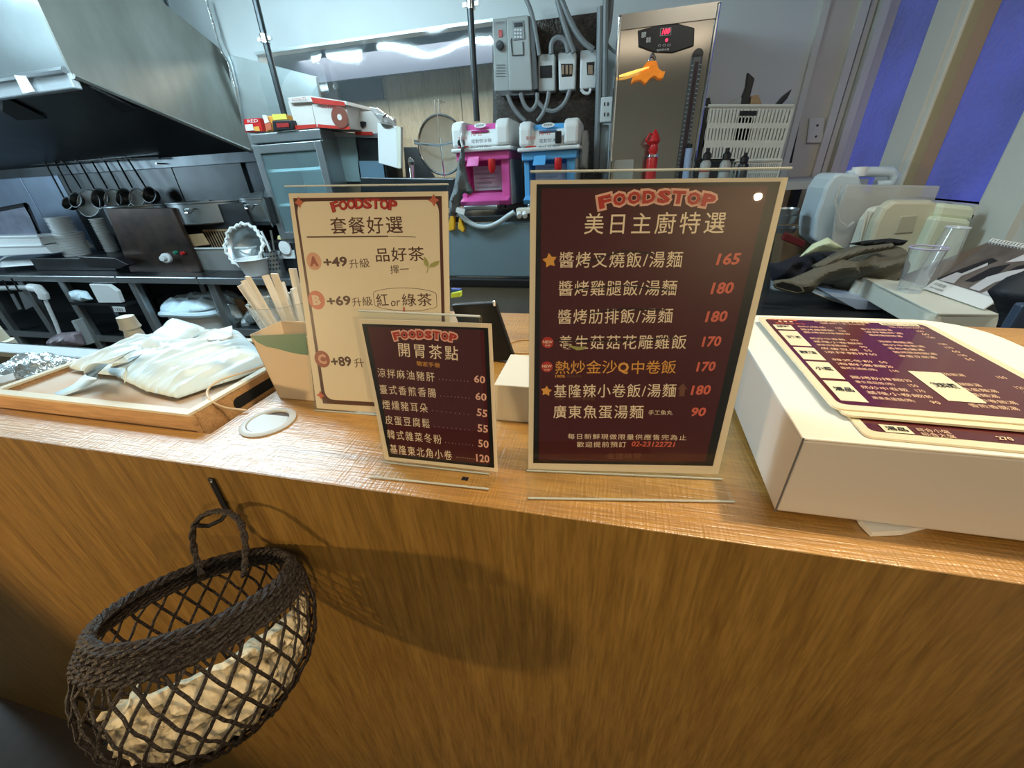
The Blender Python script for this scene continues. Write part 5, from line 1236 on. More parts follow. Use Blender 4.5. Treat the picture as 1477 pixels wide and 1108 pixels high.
# faucet pipe under the left table, spatulas
fc = thing('drain_elbow', 'white pipe with elbow and thin stream pipe under the left table', 'pipe', at(60, 420, y=2.1))
MB().tube(pxs([(0, 416), (30, 415), (48, 415)], y=2.1), .02, 10).build('horizontal_pipe', GREYP, fc)
MB().tube(pxs([(45, 415), (55, 416), (62, 424), (64, 430)], y=2.1), .032, 12).build('elbow', WHITEP, fc)
MB().tube(pxs([(66, 434), (80, 465), (95, 505)], y=2.1), .013, 10).build('down_pipe', WHITEP, fc)
for i, q in enumerate([[(14, 424), (19, 424), (31, 446), (26, 447)], [(26, 421), (32, 421), (49, 441), (37, 447)]]):
    t = thing('hanging_spatula', ['left', 'right'][i] + ' steel spatula hanging under the far left table', 'spatula', at(q[0][0], q[0][1], y=2.08), 'spatulas hanging under the left table')
    MB().prism(pxs(q, y=2.08), (0, .006, 0)).build('blade', STEEL, t); a = at(q[0][0] + 2, q[0][1], y=2.08); b = at(q[0][0] - 10, q[0][1] - 20, y=2.08); MB().tube([a, b], .006, 6).build('handle', BLACKP, t)
pbox('dark_utensils', 'black tray of tools on the table edge right of the plates', 'tray', [(110, 370), (165, 372), (185, 382), (172, 388), (130, 386)], 2.2, .06, BLACKP)
pbox('toaster_end', 'grey perforated rack end low in the stove bay', 'rack', [(102, 463), (107, 462), (126, 498), (120, 497)], 2.12, .1, GREYP)

# =============================================================== carton with green band, cutlery glass
YC = .36
gc2 = thing('green_band_carton', 'tapered kraft card box with green band beside the beige menu', 'carton', at(410, 573, y=YC))
bl_, br_ = at(404, 574, z=ZC), at(452, 574, z=ZC); yc = bl_.y
tl_, tr_ = at(362, 482, y=yc + .0), at(450, 478, y=yc + .0)
CK = mat('carton_card', (.56, .44, .30), .55)
tl_ = at(360, 483, y=yc + .012); tr_ = at(437, 479, y=yc + .012); bl_ = at(403, 574, z=ZC + .0005); br_ = bl_ + V((.05, 0, 0))
tr_ = V((tl_.x + .082, tl_.y, tl_.z + .001))
bkv = V((0, .035, 0))
fr_ = [bl_, br_, tr_, tl_]
MB().prism(fr_, (0, .001, 0)).build('front_face', CK, gc2)
PG = Plane(bl_, br_ - bl_, tl_ - bl_ - (br_ - bl_) * ((tl_ - bl_).dot((br_ - bl_).normalized()) / (br_ - bl_).length))
def gpx(a, b): return V(PG.px(a, b))
mb = MB(); PG.poly(mb, [gpx(361, 484), gpx(372, 494), gpx(385, 500), gpx(400, 503), gpx(418, 508), gpx(434, 511), gpx(445, 512), gpx(441, 481)], .0006); mb.build('green_band', mat('green_print', (.03, .14, .08), .45), gc2)
bo = [p + V((0, .03 if p.z < ZC + .02 else .05, 0)) for p in fr_]
MB().prism(bo, (0, .001, 0)).build('rear_face', CK, gc2)
MB().prism([fr_[0], bo[0], bo[3], fr_[3]], (.001, 0, 0)).build('side_face', CK, gc2)
MB().prism([fr_[1], bo[1], bo[2], fr_[2]], (.001, 0, 0)).build('side_face', CK, gc2)
MB().prism([fr_[0], fr_[1], bo[1], bo[0]], (0, 0, .001)).build('base', CK, gc2)
cgl = thing('cutlery_glass', 'faceted clear cup holding wrapped paper packets behind the carton', 'cup', at(432, 520, z=ZC))
cb0 = V((at(437, 520, z=ZC).x - .0, at(437, 520, z=ZC).y, ZC + .001)); h_ = at(415, 435, y=cb0.y).z - ZC
MB().lathe([(.026, 0), (.028, .004), (.045, h_), (.046, h_ + .002), (.043, h_)], cb0, 12).build('faceted_wall', film_mat('crackle_plastic', rough=.08, alpha=.25, acol=(.6, .66, .66), bump=.9, bscale=90, boost=2.5), cgl)
for k in range(9):
    g = k * 2.4; b = cb0 + V((.014 * math.cos(g), .014 * math.sin(g), .01)); tpt = b + V((.022 * math.cos(g) - .012, .02 * math.sin(g), h_ + .008 + .012 * (k % 3)))
    d = (tpt - b).normalized(); s_ = V((math.sin(g * 1.7), math.cos(g * 1.7), 0)) * .0048; s_ -= d * s_.dot(d)
    tag(MB().obox((b + tpt) / 2, s_, (tpt - b) / 2, d.cross(s_).normalized() * .0015).build('paper_sachet', mat('sachet_paper', (.62, .58, .50), .6) if k % 3 else PAPER), 'narrow %s paper sachet in the faceted clear cup, %s of them from the left' % ('tan' if k % 3 else 'white', (['leftmost'] + ORD[1:])[k]), 'sachet', 'paper sachets in the faceted cup')
# tablet behind the small menu
tbl = thing('tablet_display', 'black tablet display standing behind the small menu', 'tablet', at(720, 520, z=ZC))
yt = .43
A = at(650, 440, y=yt + .06); B = at(712, 437, y=yt + .06); C = at(741, 521, z=ZC + .003); 
vdn = C - B
MB().prism([A, B, B + vdn, A + vdn], (0, .012, 0)).build('tablet_back', BLACKP, tbl, bevel=.003)
MB().prism([B + V((-.002, -.003, 0)), B + V((.003, -.003, 0)), C + V((.003, -.003, 0)), C + V((-.002, -.003, 0))], (0, .008, 0)).build('side_edge', BLACKM, tbl)
MB().lathe([(.002, 0), (.002, .006), (.001, .007)], at(713, 441, y=yt + .05), 8, (0, 0, 1)).build('stylus_tip', CHROME, tbl)
pbox('yellow_marker', 'blue and lime green packet on the counter behind the tablet', 'packet', [(650, 424), (664, 421), (664, 428), (650, 430)], .66, .01, mat('lime', (.55, .8, .08), .4), 0)
pbox('blue_marker', 'blue lid lying behind the tablet', 'lid', [(650, 417), (663, 418), (663, 423), (650, 421)], .67, .01, mat('royal_blue', (.03, .08, .4), .4), 0)
# small white box
sw = at(716, 606, z=ZC); zb1 = at(715, 555, y=sw.y).z; bk_ = at(720, 510, z=zb1)
tag(MB().box(sw.x, sw.x + .075, sw.y, bk_.y, ZC, zb1).build('white_box', mat('small_box_white', (.66, .62, .52), .5), bevel=.001), 'small white box between the small and the large menu', 'box')

# =============================================================== ACRYLIC MENU STANDS
def stand(name, label, BL, BR, TL, paper_px, border_px, base_to, paper_m, border_m, over, ac):
    """returns root, plane. BL/BR bottom corners on the counter, TL leaning top"""
    u = BR - BL; P = Plane(BL, u, TL - BL); Wd = u.length; Ht = (TL - BL).dot(P.v)
    t = thing(name, label, 'menu stand', (BL + BR) / 2)
    q = [P.px(*p) for p in paper_px]
    MB().prism([P.w(a, b, 0) for a, b in q], P.n * -.0006).build('menu_sheet', paper_m, t)
    if border_px:
        mb = MB(); P.poly(mb, [P.px(*p) for p in border_px], .0002); mb.build('printed_ground', border_m, t)
    lo, hi = -.002, Wd + .002
    aq = [P.px(*p) for p in ac]
    z_ = .0016
    fs = MB().prism([P.w(a.x, a.y, z_) for a in aq], P.n * .0018).build('front_acrylic', ACRY, t)
    MB().prism([P.w(a.x, a.y, -.0012) for a in aq], P.n * -.0018).build('back_acrylic', ACRY, t)
    edge = mat('acrylic_edge', (.62, .66, .62), .12, 0, trans=.3)
    MB().tube([P.w(aq[3].x, aq[3].y, .001), P.w(aq[2].x, aq[2].y, .001)], .0009, 6).build('top_edge', edge, t)
    MB().tube([P.w(aq[0].x, aq[0].y, .002), P.w(aq[1].x, aq[1].y, .002)], .0008, 6).build('bottom_fold', edge, t)
    if base_to:
        a, b = [at(*p, z=ZC + .002) for p in base_to]
        MB().prism([P.w(lo, .002, .002) * 1, P.w(hi, .002, .002), b, a][::1] and [V((p.x, p.y, ZC + .0004)) for p in (P.w(lo, 0, .002), P.w(hi, 0, .002), b, a)], (0, 0, .0018)).build('base_acrylic', ACRY, t)
        MB().tube([V((a.x, a.y, ZC + .0016)), V((b.x, b.y, ZC + .0016))], .0009, 6).build('base_front_edge', edge, t)
    return t, P
# ---- large menu
BLv = at(762, 677, z=ZC + .001); BRv = at(1037, 689, z=ZC + .001); TLv = at(764, 259, y=BLv.y + .036)
lg, PG1 = stand('large_menu_stand', 'largest dark red menu in an acrylic stand at the counter centre', BLv, BRv, TLv,
                [(762, 677), (1036, 684), (1137, 256), (765, 260)], [(769, 668), (1028, 672), (1126, 262), (774, 266)], [(762, 718), (1060, 723)], CREAM, INK['black'], .006, [(760, 677), (1040, 689), (1141, 243), (765, 248)])
mb = MB(); PG1.poly(mb, [PG1.px(*p) for p in [(777, 664), (1017, 666), (1108, 268), (781, 272)]], .00025); mb.build('maroon_field', INK['maroon'], lg)
red, rim_, crm, coral, gold, blk, dim = MB(), MB(), MB(), MB(), MB(), MB(), MB()
PG1.logo(red, rim_, (862, 289), (1033, 287), 21, 6)
T = PG1.text
T(crm, '美日主廚特選', (843, 323), (1046, 321), 31, bold=.004, space=1.25)
rows = [('醬烤叉燒飯/湯麵', (807, 375), (984, 374), 23, '165', (1033, 374), (1068, 373), 17), ('醬烤雞腿飯/湯麵', (806, 416), (976, 415), 22, '180', (1025, 416), (1058, 415), 17),
        ('醬烤肋排飯/湯麵', (805, 457), (970, 455), 21, '180', (1017, 457), (1049, 456), 16), ('養生菇菇花雕雞飯', (806, 494), (990, 493), 20, '170', (1012, 493), (1040, 492), 15),
        (None,) * 4 + ('170', (1004, 529), (1032, 528), 14), ('基隆辣小卷飯/湯麵', (799, 564), (975, 563), 19, '180', (996, 563), (1025, 562), 14),
        ('廣東魚蛋湯麵', (798, 594), (928, 594), 19, '90', (997, 594), (1018, 594), 13)]
for s_, a, b, h, pr, c, d, h2 in rows:
    if s_: T(crm, s_, a, b, h, bold=.003, space=1.12)
    T(coral, pr, c, d, h2, bold=.03, shear=.15)
T(gold, '熱炒金沙', (801, 530), (890, 529), 19, bold=.003); T(gold, 'Q', (891, 531), (907, 531), 17, bold=.035); T(gold, '中卷飯', (911, 530), (975, 529), 19, bold=.003)
T(gold, '100%', (801, 542.5), (815, 542.5), 4, bold=.02); T(dim, '純級蛋黃醬', (816, 542.5), (839, 542.5), 4); T(dim, '限量！不辣另備椒鹽', (800, 574.5), (858, 575), 5)
T(crm, '手工魚丸', (935, 595), (970, 595), 7)
T(crm, '每日新鮮現做限量供應售完為止', (819, 629), (990, 631), 8, space=1.2); T(crm, '歡迎提前預訂', (832, 641), (903, 641), 8, space=1.15); T(coral, '02-23122721', (911, 640), (974, 641), 7.5, bold=.02, shear=.2)
T(dim, '金選味覺', (875, 657), (925, 658), 9)
def star(P, mb, c, r, lift=.0004, rot=0):
    c = P.px(*c); pts = []
    for k in range(10):
        g = R(90 + k * 36 + rot); q = r if k % 2 == 0 else r * .55; pts.append((c.x + q * math.cos(g), c.y + q * math.sin(g)))
    P.poly(mb, pts, lift)
star(PG1, gold, (793, 376), .0055, rot=8); star(PG1, gold, (788, 564), .0048, rot=-6)
for p in ((790, 494), (789, 529)): PG1.disc(coral if False else red, PG1.px(*p), .0046, .0004); T(crm, 'NEW', (p[0] - 7, p[1] - 1), (p[0] + 7, p[1] - 1), 4, lift=.0008, bold=.02); T(crm, '推薦', (p[0] - 4, p[1] + 4), (p[0] + 4, p[1] + 4), 2.5, lift=.0008)
c = PG1.px(984, 563)
PG1.poly(coral if False else dim, [(c.x - .002, c.y - .005), (c.x + .002, c.y - .005), (c.x + .002, c.y + .001), (c.x + .004, c.y + .001), (c.x, c.y + .006), (c.x - .004, c.y + .001), (c.x - .002, c.y + .001)], .0004)
red.build('logo_lettering', INK['red'], lg); rim_.build('logo_outline', INK['pale'], lg); crm.build('dish_lettering', INK['cream'], lg); coral.build('price_lettering', INK['coral'], lg); gold.build('gold_lettering', INK['gold'], lg); dim.build('faint_lettering', INK['dim'], lg)
# pen strokes across two dish names
mb = MB()
for a, b, c in (((846, 378), (900, 362), (942, 366)), ((828, 417), (900, 412), (974, 419)), ((850, 452), (900, 445), (960, 447)), ((800, 491), (890, 492), (975, 487))):
    PG1.line(mb, PG1.px(*a), PG1.px(*b), .0008, .0010); PG1.line(mb, PG1.px(*b), PG1.px(*c), .0008, .0010)
mb.build('scratched_strokes', INK['black'], lg)
mb = MB(); PG1.poly(mb, [PG1.px(*p) for p in [(818, 496), (828, 499), (838, 500), (846, 499), (842, 504), (832, 505), (824, 501)]], .0009); mb.build('leaf_print', INK['green'], lg)
# ---- medium menu
BLm = at(456, 590, z=ZC + .001); BRm = at(652, 606, z=ZC + .001); TLm = at(414, 279, y=BLm.y + .045)
md, PM = stand('beige_menu_stand', 'beige set-meal menu in an acrylic stand behind the small menu', BLm, BRm, TLm,
               [(457, 589), (651, 604), (646, 276), (416, 279)], None, None, CREAM, None, .006, [(455, 591), (654, 606), (647, 266), (412, 269)])
frm, inn = MB(), MB()
PM.poly(frm, [PM.px(*p) for p in [(466, 582), (645, 592), (637, 283), (423, 286)]], .0002)
n_ = [PM.px(*p) for p in [(470, 576), (640, 586), (633, 288), (427, 291)]]
# rounded inner cream field
def rounded(q, r):
    out = []
    for i in range(4):
        p, a, b = V(q[i]), V(q[i - 1]), V(q[(i + 1) % 4]); da = (a - p).normalized() * r; db = (b - p).normalized() * r
        for k in range(7):
            t = k / 6; out.append((p + da) * (1 - t) ** 2 + p * 2 * t * (1 - t) + (p + db) * t * t)
    return out
PM.poly(inn, rounded(n_, .012), .0003)
frm.build('brown_border', INK['brown'], md); inn.build('cream_field', CREAM, md)
brn, red, rim_, cor, gr_ = MB(), MB(), MB(), MB(), MB()
PM.logo(red, rim_, (478, 297), (573, 295), 14, 5, k=.45)
T = PM.text
T(brn, '套餐好選', (477, 326), (581, 324), 24, bold=.006, space=1.15)
PM.line(brn, PM.px(443, 342), PM.px(560, 341), .0012, .0005); PM.line(brn, PM.px(560, 341), PM.px(600, 342), .0005, .0005)
T(brn, '品好茶', (542, 368), (612, 366), 20, bold=.006, space=1.1); T(brn, '擇一', (563, 389), (590, 388), 12)
for txt, a, b, s2_, c, d in (('+49', (467, 379), (501, 377), '升級', (504, 381), (533, 379)), ('+69', (472, 435), (506, 433), '升級', (508, 436), (537, 434)), ('+89', (478, 522), (507, 521), '升', (511, 524), (525, 523))):
    T(brn, txt, a, b, 14, bold=.03); T(brn, s2_, c, d, 13)
T(brn, '紅', (543, 433), (560, 432), 18, bold=.004); T(brn, 'or', (564, 438), (578, 437), 8, shear=.2); T(brn, '綠茶', (580, 433), (623, 432), 18, bold=.004, space=1.1)
cc2 = PM.px(584, 432); aa, bb2 = (PM.px(630, 434) - cc2).length, .0115
el = [V((cc2.x + aa * max(-1, min(1, 1.25 * math.cos(R(g)))) * 1.0, cc2.y + bb2 * math.sin(R(g)))) for g in range(0, 360, 10)]
for a, b in zip(el, el[1:] + el[:1]):
    if (a - b).length > 1e-5: PM.line(brn, a, b, .0004, .0005)
for p, r, ch, m_ in (((453, 377), .0088, 'A', 0), ((457, 433), .0100, 'B', 1), ((465, 518), .0098, 'C', 2)):
    d_ = MB(); PM.disc(d_, PM.px(*p), r, .0004); d_.build('letter_disc', mat(['disc_salmon', 'disc_coral', 'disc_brown'][m_], [(.62, .30, .18), (.58, .16, .09), (.30, .07, .04)][m_], .4), md)
    l_ = MB(); T(l_, ch, (p[0] - 6, p[1]), (p[0] + 6, p[1]), 14, lift=.0006, bold=.06); l_.build('disc_letter', mat(['dark_red_print', 'cream_print', 'salmon_print'][m_], [(.30, .05, .03), (.70, .50, .35), (.62, .30, .20)][m_], .4), md)
for p in ((432, 292), (626, 289), (463, 570)):
    c = PM.px(*p); d_ = .0055
    PM.poly(cor, [(c.x, c.y + d_), (c.x - d_ * .35, c.y + d_ * .35), (c.x - d_, c.y), (c.x - d_ * .35, c.y - d_ * .35), (c.x, c.y - d_), (c.x + d_ * .35, c.y - d_ * .35), (c.x + d_, c.y), (c.x + d_ * .35, c.y + d_ * .35)], .0006)
for P in ([(612, 370), (616, 374), (619, 381), (617, 386), (613, 382), (611, 376)], [(635, 376), (628, 377), (621, 381), (619, 386), (627, 385), (632, 382)]): PM.poly(gr_, [PM.px(*p) for p in P][::-1], .0006)
PM.line(gr_, PM.px(618, 385), PM.px(616, 394), .0006, .0006)
PM.line(cor, PM.px(583, 443), PM.px(583, 453), .002, .0006)
brn.build('brown_lettering', INK['brown'], md); red.build('logo_lettering', INK['red'], md); rim_.build('logo_outline', INK['darkred'], md); cor.build('corner_diamonds', INK['orange'], md); gr_.build('leaf_print', INK['green'], md)
# ---- small menu
BLs = at(556, 664, z=ZC + .001); BRs = at(718, 683, z=ZC + .001); TLs = at(517, 461, y=BLs.y + .020)
sm, PS = stand('small_menu_stand', 'smallest dark red appetiser menu in an acrylic stand in front', BLs, BRs, TLs,
               [(555, 663), (718, 681), (709, 467), (517, 460)], [(561, 659), (713, 675), (704, 473), (522, 467)], [(533, 687), (705, 705)], CREAM, INK['black'], .004, [(553, 665), (706, 682), (693, 456), (519, 448)])
mb = MB(); PS.poly(mb, [PS.px(*p) for p in [(566, 655), (707, 670), (698, 476), (530, 471)]], .00025); mb.build('maroon_field', INK['maroon'], sm)
red, rim_, crm, cor, dim = MB(), MB(), MB(), MB(), MB()
PS.logo(red, rim_, (567, 483), (660, 486), 13, 5)
T = PS.text
T(crm, '開胃茶點', (575, 504), (661, 510), 20, bold=.004, space=1.3); T(dim, '簡家手做', (601, 524), (635, 527), 7)
for s_, a, b, pr, c, d, e0, e1 in (('涼拌麻油豬肝', (545, 537), (627, 544), '60', (684, 546), (700, 548), (634, 547), (675, 550)), ('臺式香煎香腸', (548, 561), (629, 567), '60', (686, 571), (702, 573), (636, 571), (677, 574)),
                                   ('煙燻豬耳朵', (552, 583), (617, 589), '55', (688, 594), (703, 597), (624, 592), (676, 598)), ('皮蛋豆腐鬆', (556, 605), (620, 611), '55', (689, 617), (704, 619), (627, 615), (677, 620)),
                                   ('韓式雜菜冬粉', (559, 626), (637, 634), '50', (690, 639), (705, 641), (643, 638), (682, 642)), ('基隆東北角小卷', (563, 647), (652, 657), '120', (687, 660), (706, 662), (659, 659), (684, 662))):
    T(crm, s_, a, b, 13, bold=.0, space=1.25); T(cor, pr, c, d, 11, bold=.02)
    for k in range(9): PS.disc(dim if False else crm, PS.px(e0[0] + (e1[0] - e0[0]) * k / 8, e0[1] + (e1[1] - e0[1]) * k / 8), .0003, .0004, 6)
red.build('logo_lettering', INK['red'], sm); rim_.build('logo_outline', INK['pale'], sm); crm.build('dish_lettering', INK['cream'], sm); cor.build('price_lettering', INK['pale'], sm); dim.build('gold_lettering', INK['gold'], sm)
# ---- little mark on the counter
tag(MB().box(*(lambda p: (p.x - .003, p.x + .003, p.y - .002, p.y + .002))(at(671, 691, z=ZC)), ZC + .0001, ZC + .0006).build('dark_crumb', BLACKP), 'tiny dark speck on the counter before the small menu', 'speck')

# =============================================================== white box with laminated menus
zbt = H - .162
bx = thing('white_box', 'large white cardboard box on the counter right end', 'box', (.25, .37, ZC))
X0_, X1_, Y0_, Y1_ = .135, .372, .244, .502
foot = [V((X0_, Y0_, 0)), V((X0_ + .30, Y0_ - .0015, 0))]
outl = [(X0_, Y0_), (X0_ + .25, Y0_), (X0_ + .25, Y1_ - .06)] + [(X0_ + .25 - .05 + .05 * math.cos(R(g)), Y1_ - .05 + .05 * math.sin(R(g))) for g in range(0, 91, 15)] + [(X0_ + .04, Y1_)]
outl[-1] = (.179 - .03, Y1_)
MB().prism([V((a, b, ZC + .006)) for a, b in outl], (0, 0, zbt - .002 - ZC - .006)).build('box_walls', mat('box_side_shaded', (.56, .51, .46), .42, var=.04, vscale=8), bx, bevel=.0015)  # box is white; its dim sides are shade put into this colour
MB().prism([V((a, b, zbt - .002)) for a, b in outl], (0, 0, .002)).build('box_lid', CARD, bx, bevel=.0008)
MB().tube([V((X0_ + .0005, Y0_ - .0003, ZC + .006)), V((X0_ + .0005, Y0_ - .0003, zbt))], .0006, 6).build('corner_crease', GREYD, bx)
tag(MB().prism([at(1238, 756, z=ZC + .0005), at(1255, 774, z=ZC + .0005), at(1300, 772, z=ZC + .0005), V((.34, .30, ZC + .0005)), V((.2, .30, ZC + .0005))], (0, 0, .0045)).build('paper_pad', PAPER), 'white paper sheets sticking out under the big white box', 'paper')
# menus
def menu(pts, z, label, th=.0016, r=.008):
    t = thing('laminated_menu', label, 'menu', sum(pts, V((0, 0, 0))) / 4 * 1)
    t.location.z = z
    P = Plane(V((pts[3].x, pts[3].y, z + th)), (pts[2] - pts[3]).normalized(), pts[0] - pts[3])
    c = [V(((V((p.x, p.y, z + th)) - P.o).dot(P.u), (V((p.x, p.y, z + th)) - P.o).dot(P.v))) for p in pts]
    rr_ = rounded([c[0], c[1], c[2], c[3]], r)
    MB().prism([P.w(a.x, a.y, 0) for a in rr_], (0, 0, -th)).build('laminate_sheet', mat('laminated_cream', (.74, .66, .46), .18, coat=.3), t)
    cen = sum(c, V((0, 0))) / 4; inner = [cen + (p - cen) * .93 for p in c]
    mb = MB(); P.poly(mb, rounded(inner, r * .8), .0002); mb.build('purple_print', mat('menu_purple', (.085, .012, .018), .15, coat=.4), t)
    return t, P, c
z1 = zbt + .0058
ML = [at(1092, 457, z=z1), at(1320, 465, z=z1), None, at(1203, 589, z=z1)]
wv = V((1, -.0, 0)); Lh = (ML[0] - ML[3]).length; ML[1] = ML[0] + (ML[1] - ML[0]).normalized() * .158; ML[2] = ML[3] + (ML[1] - ML[0]).normalized() * .158
k_ = 0
for i, (dx, dy, lb) in enumerate([(.008, -.027, 'purple laminated menu at the bottom of the pile, print showing in front'), (.004, -.006, 'laminated menu second from top in the pile on white box')]):
    pts = [p + V((dx, dy, 0)) for p in ML]; menu(pts, zbt + .0002 + i * .0028, lb, r=.006)
mn, P1, c = menu(ML, z1 - .0016, 'purple laminated menu on top of the pile, facing up')
Wm, Hm = (c[1] - c[0]).length, (c[0] - c[3]).length
red, crm, yel, blk = MB(), MB(), MB(), MB()
def mp(u, v): return c[3].lerp(c[2], u).lerp(c[0].lerp(c[1], u), v)
def mt(mb, s_, u0, v, u1, h, lift=.0004, bold=0): P1.text2(mb, s_, mp(u0, v), mp(u1, v), h, lift, bold)
mt(red, 'FOODSTOP', .06, .955, .24, .0045, bold=.04); mt(crm, '● ● ●', .11, .93, .2, .004); mt(red, '美食 特選 好店', .08, .90, .26, .004)
mt(crm, '醬烤/飯/湯麵/套餐 人氣推薦', .34, .955, .66, .0055); mt(crm, '加購 飲料 小菜 另有優惠', .36, .925, .62, .004)
tb_ = MB(); P1.poly(tb_, [mp(.72, .93), mp(.93, .93), mp(.93, .965), mp(.72, .965)], .0004); tb_.build('menu_tab_panel', mat('menu_tab', (.74, .66, .46), .3), mn); mt(blk, '營業時間 11:00-20:00', .73, .947, .92, .004, .0007); mt(crm, 'TEL 02-23122721', .74, .905, .93, .0045)
items = ['醬烤叉燒飯', '醬烤雞腿飯', '醬烤肋排飯', '養生菇菇飯', '熱炒中卷飯', '基隆小卷飯', '廣東魚蛋麵', '皮蛋豆腐', '涼拌豬肝', '香煎香腸', '韓式冬粉', '海鮮湯麵']
pr = ['110', '120', '130', '150', '170', '180', '90', '55', '60', '60', '50', '120']
v = .86
for k in range(19):
    v = .855 - k * .042
    if k in (3, 9, 13): continue
    mt(crm, items[k % 12] + ('(辣)' if k % 3 == 0 else ''), .20, v, .36 + .03 * (k % 3), .0052); mt(crm, pr[k % 12], .42, v, .455, .0045)
    if k < 10 or k > 11: mt(crm, items[(k * 5 + 3) % 12] + '湯', .56, v, .73 + .03 * (k % 2), .0052); mt(crm, pr[(k * 5 + 3) % 12], .86, v, .895, .0045)
for v0, v1, s_ in ((.80, .87, '主廚特選'), (.58, .78, '飯麵類'), (.42, .56, '開胃茶點'), (.24, .40, '小菜'), (.06, .22, '湯品')):
    tb_ = MB(); P1.poly(tb_, [mp(.055, v0), mp(.165, v0), mp(.165, v1), mp(.055, v1)], .0004); tb_.build('category_tab', mat('menu_tab', (.74, .66, .46), .3), mn)
    mt(blk, s_, .07, (v0 + v1) / 2 + .01, .15, .007, .0007, .02)
tb_ = MB(); P1.poly(tb_, [mp(.50, .12), mp(.64, .12), mp(.64, .36), mp(.50, .36)], .0005); tb_.build('drinks_tab', mat('menu_tab', (.74, .66, .46), .3), mn); mt(blk, '飲料類', .52, .24, .62, .009, .0008, .02)
red.build('red_lettering', INK['coral'], mn); crm.build('cream_lettering', mat('menu_cream_ink', (.75, .52, .32), .3), mn); blk.build('tab_lettering', INK['black'], mn)
lo_ = [o for o in bpy.data.objects if o.name.startswith('laminated_menu') and 'bottom of the pile' in o.get('label', '')][0]
PB = Plane(ML[3] + V((.008, -.027, 0)) * 1, (1, 0, 0), (0, 1, 0)); PB.o.z = zbt + .0019
mb = MB(); yl = MB(); bkk = MB()
o_ = V((.012, .0085))
PB.poly(yl, [(.014, .0065), (.030, .0065), (.030, .0155), (.014, .0155)], .0005); PB.text2(bkk, '湯品', V((.016, .011)), V((.028, .011)), .005, .0008, .02)
PB.text2(mb, '綜合小盤', V((.034, .0125)), V((.052, .0125)), .0042, .0006); PB.text2(mb, '綜合大盤', V((.034, .0075)), V((.052, .0075)), .0042, .0006); PB.text2(mb, '270', V((.075, .010)), V((.083, .010)), .004, .0006, .02); PB.text2(mb, '60', V((.095, .010)), V((.102, .010)), .006, .0006, .03)
mb.build('cream_lettering', MATS['menu_cream_ink'], lo_); yl.build('category_tab', MATS['menu_tab'], lo_); bkk.build('tab_lettering', INK['black'], lo_)

# =============================================================== BASKET on the counter front
WK = mat('dark_wicker', (.020, .012, .008), .62, bump=.5, bscale=300, var=.4, vscale=90, vcol=(.012, .008, .006))
bc = at(304, 926, y=.213 - .091); Rb = .083
d = (bc - V((0, 0, H))).normalized(); e1 = (V((xa)) - d * V(xa).dot(d)).normalized(); e2 = d.cross(e1).normalized()
if e2.z > 0: e2 = -e2
hk = at(318, 705, y=.213)
N_ = (d * -.44 + (e1 * -.50 - e2 * .90).normalized() * .898).normalized()
ux = N_.orthogonal().normalized(); ux = (e1 - N_ * e1.dot(N_)).normalized(); uy = N_.cross(ux)
bs = thing('wicker_basket', 'dark woven open lattice basket hanging on the counter front', 'basket', bc + V((0, 0, -Rb)))
hO = .50
def sph(th, ph, r=Rb):     # th from the opening axis, ph around
    st_ = math.sin(th); rr = r
    sq = 1.0 if th < math.pi / 2 else 1.0
    return bc + (ux * math.cos(ph) + uy * math.sin(ph)) * rr * st_ + N_ * rr * math.cos(th) * sq
th0 = math.acos(hO)
NS = 28
def nrm_(p): return (p - bc).normalized()
for fam, tw in ((0, .95), (1, -.95)):
    for k in range(NS):
        ph0 = 2 * math.pi * k / NS + (fam * .14); path = []
        for i in range(27):
            t_ = i / 26; th = th0 + (math.pi - .25 - th0) * t_
            path.append(sph(th, ph0 + tw * t_ * 1.15, Rb + (.0009 * math.sin(i * 1.9 + k * math.pi + fam * math.pi))))
        MB().tube(path, .0014, 5, nrm=nrm_, flat=.7).build('lattice_cane', WK, bs)
MB().tube([sph(math.pi - .26, 2 * math.pi * i / 24) for i in range(24)], .003, 6, True).build('base_ring', WK, bs)
# woven rim band: twisted ropes
for j in range(5):
    th = th0 - .05 + j * .052
    for s_ in (0, 1):
        path = []; n = 150
        for i in range(n):
            g = 2 * math.pi * i / n; a = g * 26 + s_ * math.pi + j
            path.append(sph(th + .016 * math.cos(a), g, Rb + .0014 * math.sin(a) + (.0016 if j == 0 else 0)))
        MB().tube(path, .0017, 5, True).build('rim_weave', WK, bs)
# thicker wrapped lip
for s_ in (0, 1, 2):
    path = []; n = 160
    for i in range(n):
        g = 2 * math.pi * i / n; a = g * 18 + s_ * 2.09
        path.append(sph(th0 - .09 + .026 * math.cos(a), g, Rb - .001 + .0026 * math.sin(a)))
    MB().tube(path, .0021, 5, True).build('wrapped_lip', WK, bs)
# loop handle
pz = [at(*p, y=yy) for p, yy in [((290, 830), .165), ((281, 800), .178), ((276, 770), .185), ((284, 748), .192), ((306, 737), .196), ((330, 738), .196), ((346, 750), .192), ((354, 775), .185), ((354, 805), .175), ((352, 830), .165)]]
for _ in range(2):
    q = [pz[0]]
    for a, b in zip(pz, pz[1:]): q += [a.lerp(b, .25), a.lerp(b, .75)]
    pz = q + [pz[-1]]
for s_ in (0, 1):
    path = []
    for i, p in enumerate(pz):
        a = i * 1.1 + s_ * math.pi; path.append(p + V((.0012 * math.cos(a), .0012 * math.sin(a), 0)))
    MB().tube(path, .0022, 6).build('handle_loop', WK, bs)
